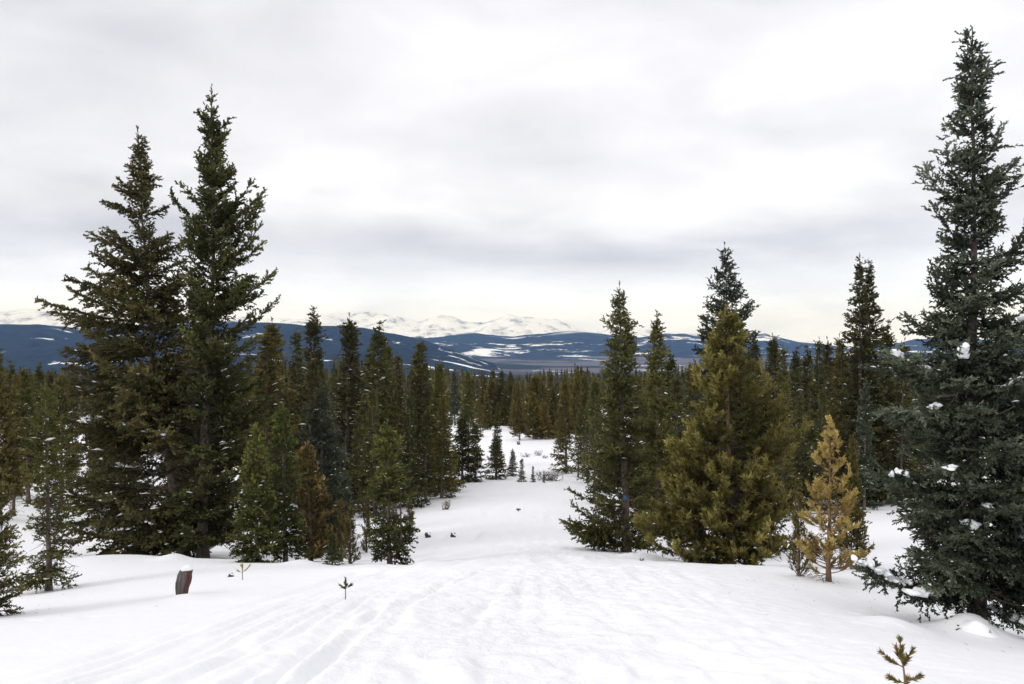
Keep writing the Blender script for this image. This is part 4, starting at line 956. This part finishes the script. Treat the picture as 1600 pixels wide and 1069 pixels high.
def weathered_post():
    import bmesh
    x, D = at_px(287, 932); z = gz(x, D); s = D / F
    root = bpy.data.objects.new('tree_stump', None); COL.objects.link(root); root.location = (x, D, z)
    root['label'] = 'weathered grey wooden stump leaning in the snow, red-brown broken face and snow cap'; root['category'] = 'stump'
    m, t = new_mat('weathered_wood')
    out = t.n('ShaderNodeOutputMaterial'); p = t.n('ShaderNodeBsdfPrincipled'); tc = t.n('ShaderNodeTexCoord')
    mp = t.n('ShaderNodeMapping'); mp.inputs['Scale'].default_value = (26, 26, 2.5); t.l(tc.outputs['Object'], mp.inputs[0])
    n = t.n('ShaderNodeTexNoise', i_Scale=1.4, i_Detail=6.0, i_Roughness=.7); t.l(mp.outputs[0], n.inputs['Vector'])
    t.l(t.ramp(n.outputs[0], [(.3, (.035, .030, .026)), (.5, (.11, .098, .088)), (.7, (.20, .18, .165))]), p.inputs['Base Color'])
    p.inputs['Roughness'].default_value = .9; t.l(bump(t, n.outputs[0], 1.0, .02), p.inputs['Normal']); t.l(p.outputs[0], out.inputs[0])
    m2, t = new_mat('red_heartwood')
    out = t.n('ShaderNodeOutputMaterial'); p = t.n('ShaderNodeBsdfPrincipled'); tc = t.n('ShaderNodeTexCoord')
    mp = t.n('ShaderNodeMapping'); mp.inputs['Scale'].default_value = (30, 30, 4); t.l(tc.outputs['Object'], mp.inputs[0])
    n = t.n('ShaderNodeTexNoise', i_Scale=1.4, i_Detail=5.0, i_Roughness=.7); t.l(mp.outputs[0], n.inputs['Vector'])
    t.l(t.ramp(n.outputs[0], [(.3, (.03, .013, .010)), (.5, (.085, .030, .022)), (.7, (.14, .065, .052))]), p.inputs['Base Color'])
    p.inputs['Roughness'].default_value = .85; t.l(bump(t, n.outputs[0], .8, .015), p.inputs['Normal']); t.l(p.outputs[0], out.inputs[0])
    # rows from the photograph: (row, left column, right column); the section is a rough oval
    prof = [(945, 279, 289.5), (938, 277, 290.5), (930, 275.5, 292.5), (922, 274.5, 294), (914, 274.5, 296.5), (907, 276, 298), (901, 277, 298), (896, 279.5, 299), (892.5, 283, 298), (891, 287, 296)]
    rng = np.random.default_rng(8); K = 28; a = np.arange(K) / K * 2 * math.pi; ridge = 1 + .07 * np.sin(a * 5 + 1) + .05 * np.sin(a * 9) + .03 * rng.normal(size=K)
    def rings(a0, a1, k, grow):
        aa = np.linspace(a0, a1, k, endpoint=(a1 - a0) < 6.2); rg = np.interp(aa % (2 * math.pi), a, ridge, period=2 * math.pi); V = []
        for q, (row, l, r) in enumerate(prof):
            c = ((l + r) / 2 - 287) * s; w = (r - l) / 2 * s; tl = .02 * np.sin(aa * 2) * (q > 7)
            V.append(np.stack([c + w * grow * rg * np.cos(aa), .78 * w * grow * rg * np.sin(aa) + (932 - row) * s * .1, (932 - row) * s + tl + 0 * aa], -1))
        return np.array(V)
    V = rings(0, 2 * math.pi, K, 1.0); i = np.arange(len(prof) * K).reshape(len(prof), K); j = np.roll(i, -1, 1); nq = len(prof) * K
    Q = np.stack([i[:-1], j[:-1], j[1:], i[1:]], -1).reshape(-1, 4); Tn = np.concatenate([Q[:, [0, 1, 2]], Q[:, [0, 2, 3]], np.stack([i[-1], j[-1], np.full(K, nq)], -1)])
    add_obj('weathered_wood', mesh_np('weathered_wood', np.vstack([V.reshape(-1, 3), V[-1].mean(0) + [0, 0, .004]]), Tn, m, True), root)
    V = rings(-1.0, .35, 9, 1.03)[1:-1]; V += rng.normal(0, .0025, V.shape); i = np.arange(len(V) * 9).reshape(len(V), 9)
    Vb = rings(-1.05, .40, 9, .93)[1:-1]; ib = i + V.size // 3
    rimA = [np.concatenate([i[0], i[1:, -1], i[-1, -2::-1], i[-2:0:-1, 0]]), np.concatenate([ib[0], ib[1:, -1], ib[-1, -2::-1], ib[-2:0:-1, 0]])]
    Qr = np.stack([rimA[0], rimA[1], np.roll(rimA[1], -1), np.roll(rimA[0], -1)], -1)
    Q = np.concatenate([np.stack([i[:-1, :-1], i[:-1, 1:], i[1:, 1:], i[1:, :-1]], -1).reshape(-1, 4), Qr])
    add_obj('red_broken_face', mesh_np('red_broken_face', np.vstack([V.reshape(-1, 3), Vb.reshape(-1, 3)]), Q, m2, True), root)
    V0, F0 = lump_template(); rng = np.random.default_rng(4)
    V = V0 * (np.array([.085, .085, .055])) * (1 + .10 * rng.normal(size=(len(V0), 1))) ; V[:, 2] = np.where(V[:, 2] < 0, V[:, 2] * .35, V[:, 2]); V[:, 0] += V[:, 2] * .2
    o = add_obj('snow_cap', mesh_np('snow_cap', V, F0, M['clump'], True), root, ((290.5 - 287) * s, .02, (932 - 893) * s))
weathered_post()

def stub(col, row, w, h, D, label, seed, tilt=0.0):
    """low broken stump: a ragged cut cylinder with a lump of snow on it"""
    x = (col - CX) / F * D; z = gz(x, D); rng = np.random.default_rng(seed); s = D / F; w *= s / 2; h *= s
    K = 12; a = np.arange(K) / K * 6.283; V = []
    for f in (-.5, .2, .6, 1.0):
        rr = w * (1.1 - .15 * f) * (1 + .12 * rng.normal(size=K)); top = h * f * (1 + (.35 * rng.normal(size=K) if f == 1 else 0))
        V.append(np.stack([rr * np.cos(a) + tilt * f, rr * np.sin(a), np.broadcast_to(top, K)], -1))
    V = np.vstack(V + [np.array([[tilt, 0, h * .8]])]); i = np.arange(4 * K).reshape(4, K); j = np.roll(i, -1, 1)
    Q = np.stack([i[:-1], j[:-1], j[1:], i[1:]], -1).reshape(-1, 4); T3 = np.concatenate([Q[:, [0, 1, 2]], Q[:, [0, 2, 3]], np.stack([i[3], j[3], np.full(K, 4 * K)], -1)])
    e = bpy.data.objects.new('tree_stump', None); COL.objects.link(e); e.location = (x, D, z); e['label'] = label; e['category'] = 'stump'
    add_obj('stump_wood', mesh_np('stump_wood', V, T3, M['twig'], False), e)
    V0, F0 = lump_template(); L = V0 * np.array([w * .95, w * .9, h * .35]) * (1 + .1 * rng.normal(size=(len(V0), 1)))
    add_obj('snow_cap', mesh_np('snow_cap', L, F0, M['clump'], True), e, (w * .45 + tilt, 0, h * .85))
stub(669, 824, 9, 6, 27, 'dark little stump showing above the snow right of the gap-crowned spruce', 1)
stub(708, 831, 8, 5, 26, 'smaller snow-covered stump nearest the tracks on the slope', 2)
stub(361, 904, 8, 4, 13.5, 'snow-covered stub beside the lime-tipped seedling', 6)

# bare brush and dead stalks
def brush(col, row, wpx, hpx, D, n, label, cat='brush', mat=None, seed=0, name='bare_bush', r=.006):
    x = (col - CX) / F * D; z = gz(x, D); s = D / F; rng = np.random.default_rng(seed)
    w, h = wpx * s / 2, hpx * s
    b = np.stack([rng.normal(0, w * .35, n), rng.normal(0, w * .3, n), np.full(n, -.03)], -1)
    e = b + np.stack([rng.normal(0, w * .5, n), rng.normal(0, w * .4, n), h * rng.uniform(.5, 1.1, n)], -1)
    mid = (b + e) / 2 + rng.normal(0, w * .10, (n, 3)); P = np.stack([b, mid, e], 1)
    k = rng.integers(0, n, n * 2); st = mid[k] * .5 + e[k] * .5; en = st + np.stack([rng.normal(0, w * .25, 2 * n), rng.normal(0, w * .25, 2 * n), h * rng.uniform(.05, .35, 2 * n)], -1)
    P = np.vstack([P, np.stack([st, (st + en) / 2, en], 1)]); P[..., :2] = np.clip(P[..., :2], -w, w)
    R = np.array([[1, .7, .35]]) * np.where(np.arange(len(P)) < n, r, r * .6)[:, None]
    V, Q = tube(P, R, 3)
    o = add_obj(name, mesh_np(name, V, Q, mat or M['twig'], True), None, (x, D, z)); o['label'] = label; o['category'] = cat
brush(858, 748, 42, 14, 51.5, 90, 'low bare grey-brown bush behind the smallest spruce on the open snow', seed=3, r=.012)
brush(810, 693, 6, 6, 82, 16, 'dark tuft on the upper snow below the pine clump', seed=4, r=.03)
brush(822, 711, 18, 6, 70, 20, 'left patch of dead stalks on the upper snow', seed=5, r=.014)
brush(840, 711, 16, 8, 71, 24, 'middle patch of dead stalks on the upper snow', seed=6, r=.014)
brush(852, 716, 14, 5, 69, 18, 'right patch of dead stalks on the upper snow', seed=7, r=.014)
brush(697, 793, 14, 16, 36, 26, 'small reddish bare shrub on the snow before the left wood', seed=8, mat=M['red_twig'], r=.012)
brush(1088, 871, 14, 8, 15.2, 14, 'few dry twigs at the crest left of the big olive pine', seed=9, r=.004)
brush(1003, 871, 10, 7, 15.6, 12, 'dark twig end at the crest before the blue-marked spruce', seed=10, r=.005)

# lumps of snow on the low boughs of the blue-green spruce (columns and rows from the photograph, depth in front of the trunk)
BJ, TJ, _ = gJ['branches']; BJ = BJ[:, 3:].reshape(-1, 3); TJ = TJ[:, 3:].reshape(-1, 3)
def snow_clump(col, row, wpx, hpx, dy, seed, slope=0.0):
    rng = np.random.default_rng(seed); W = BJ + np.array(eJ.location)[None]
    c = CX + W[:, 0] / W[:, 1] * F; r = CY - W[:, 2] / W[:, 1] * F
    k = np.argmin((c - col) ** 2 + (r - row) ** 2 + (np.maximum(0, BJ[:, 1] + 1.1) * 22) ** 2)
    p, tg = BJ[k], TJ[k]; s = W[k, 1] / F; n = 5 if wpx < 25 else 9
    q = np.linspace(-.5, .5, n) + rng.normal(0, .06, n); L = wpx * s * 1.1 / max(.45, abs(tg[0]))
    L = min(L, .42)
    P = p + tg * (q * L)[:, None] + np.stack([rng.normal(0, .02, n), rng.normal(0, .03, n), .030 + .008 * rng.normal(size=n)], -1)
    h = np.clip(hpx * s * .30, .014, .045); sz = np.stack([L / n * rng.uniform(.8, 1.3, n), rng.uniform(.03, .07, n) * (1 if wpx < 25 else 1.6), h * rng.uniform(.6, 1.2, n)], -1)
    V, Fc = lumps(rng, P, np.repeat(tg[None], n, 0) + rng.normal(0, .25, (n, 3)), sz, big=True)
    add_obj('snow_clump', mesh_np('snow_clump', V, Fc, M['clump'], True), eJ)
for i, a in enumerate([(1358, 884, 34, 14, -.5, -.35), (1385, 892, 40, 17, -.5, -.45), (1408, 903, 26, 12, -.5, -.2), (1352, 880, 18, 12, -.45, -.2), (1430, 946, 44, 26, -.9, .6), (1412, 958, 26, 16, -.9, .5), (1446, 938, 22, 20, -.9, .4), (1418, 978, 10, 8, -.9, 0),
                       (1492, 559, 12, 26, -1.1, -1.2), (1404, 575, 22, 8, -.7, -.2), (1447, 586, 14, 12, -.9, -.7), (1466, 641, 16, 14, -1.0, -.6), (1405, 733, 18, 18, -.8, -.7), (1478, 733, 15, 10, -1.2, -.2),
                       (1531, 798, 22, 10, -1.1, .2), (1513, 812, 9, 14, -1.1, .3), (1596, 838, 22, 16, -1.0, -.5), (1590, 491, 20, 8, -.4, 0), (1558, 972, 16, 12, -1.05, .1), (1596, 998, 26, 18, -1.0, .5), (1432, 760, 14, 6, -1, .2), (1583, 598, 20, 6, -.6, .4)]):
    snow_clump(a[0], a[1], a[2], a[3], a[4], 300 + i, a[5])

# snow drifted up against the low boughs of the blue-green spruce
def drift():
    n = 34; g = np.linspace(-1, 1, n); U, Vv = np.meshgrid(g, g); D = 8.62; s = D / F
    cx = (1525 - CX) * s; X = cx + U * .33; Y = D + Vv * .36
    h = .13 * np.exp(-(np.abs(U - .12 + .25 * Vv) / .45) ** 1.5) * np.exp(-((Vv) / .5) ** 2) * (1 + .25 * fbm(U * 2, Vv * 2, 3, 5)) - .04
    Z = ground(X, Y) + h
    o = add_obj('snow_drift', mesh_np('snow_drift', np.stack([X, Y, Z], -1).reshape(-1, 3), grid_faces(n, n), M['clump'], True)); o['label'] = 'pointed heap of snow at the foot of the blue-green spruce'; o['category'] = 'snow heap'
drift()

# blue paint mark on the trunk of the dark spruce, dead stems in the gap of the green one
def blue_mark():
    t = [o for o in bpy.data.objects if o.get('label', '').startswith('dark spruce beside the ski tracks')][0]
    D = 20.0; s = D / F; m = plain_mat('blue_blaze', (.03, .22, .42), .6)
    a = np.linspace(-.6, .6, 7) - math.pi / 2; r = .085; V = np.vstack([np.stack([r * np.cos(a), r * np.sin(a), np.full(7, z)], -1) for z in (-.045, .045)])
    i = np.arange(14).reshape(2, 7); Q = np.stack([i[0, :-1], i[0, 1:], i[1, 1:], i[1, :-1]], -1)
    add_obj('blue_mark', mesh_np('blue_mark', V, Q, m, True), t, ((977 - 979) * s, 0, (CY - 776) * s - t.location.z))
    g = [o for o in bpy.data.objects if o.get('label', '').startswith('small fresh-green spruce')][0]; s = 17 / F
    for c in (616, 620, 627):
        P = np.array([[[(c - 608) * s, -.05, (CY - 850) * s - g.location.z], [(c - 608) * s, -.06, (CY - 810) * s - g.location.z], [(c - 609) * s, -.04, (CY - 765) * s - g.location.z]]])
        V, Q = tube(P, np.array([[.022, .02, .014]]), 6); add_obj('bare_stem', mesh_np('bare_stem', V, Q, M['bark'], True), g)
blue_mark()

def litter():
    rng = np.random.default_rng(12); c = np.array([((1524 - CX) / F * 9.5, 9.5, 1.5), ((77 - CX) / F * 14, 14, 1.1), ((1294 - CX) / F * 12.5, 12.5, .7), (-6.9, 10.2, 1.0), ((310 - CX) / F * 22, 20.5, 3.0), ((1139 - CX) / F * 17, 16.2, 1.6), ((608 - CX) / F * 17, 16.6, .7), ((979 - CX) / F * 20, 18.6, 1.4)])
    k = rng.choice(len(c), 520, p=[.22, .1, .08, .12, .2, .14, .06, .08]); r = np.abs(rng.normal(0, 1, 520)) * c[k, 2]; a = rng.uniform(0, 6.28, 520)
    x = c[k, 0] + r * np.cos(a); y = c[k, 1] + r * np.sin(a); z = ground(x, y) + .006
    d = rng.uniform(0, 6.28, 520); L = rng.uniform(.008, .035, 520); w = rng.uniform(.002, .006, 520); P = np.stack([x, y, z], -1)
    u = np.stack([np.cos(d), np.sin(d), rng.uniform(0, .4, 520)], -1) * L[:, None]; v = np.stack([-np.sin(d), np.cos(d), 0 * d], -1) * w[:, None]
    V = np.stack([P - u - v, P - u + v, P + u + v * .3 + [0, 0, .004]], 1).reshape(-1, 3)
    add_obj('needle_litter', mesh_np('needle_litter', V, np.arange(len(V)).reshape(-1, 3), M['twig']), kind='stuff')
litter()

# ------------------------------------------------------------------ the air
def haze():
    x, y0, y1, z0, z1 = 21000, -60, 15500, -400, 560
    V = np.array([(sx, sy, sz) for sz in (z0, z1) for sx, sy in ((-x, y0), (x, y0), (x, y1), (-x, y1))], float)
    Q = np.array([(0, 3, 2, 1), (4, 5, 6, 7), (0, 1, 5, 4), (1, 2, 6, 5), (2, 3, 7, 6), (3, 0, 4, 7)])
    m, t = new_mat('haze'); out = t.n('ShaderNodeOutputMaterial'); v = t.n('ShaderNodeVolumePrincipled')
    v.inputs['Color'].default_value = (0.25, 0.47, 1.0, 1); v.inputs['Absorption Color'].default_value = (1, 1, 1, 1); v.inputs['Density'].default_value = HAZE; v.inputs['Anisotropy'].default_value = 0.0
    t.l(v.outputs[0], out.inputs['Volume'])
    add_obj('haze', mesh_np('haze', V, Q, m), kind='stuff')
HAZE = 5.6e-5
haze()
print('triangles in trees', TRI[0])
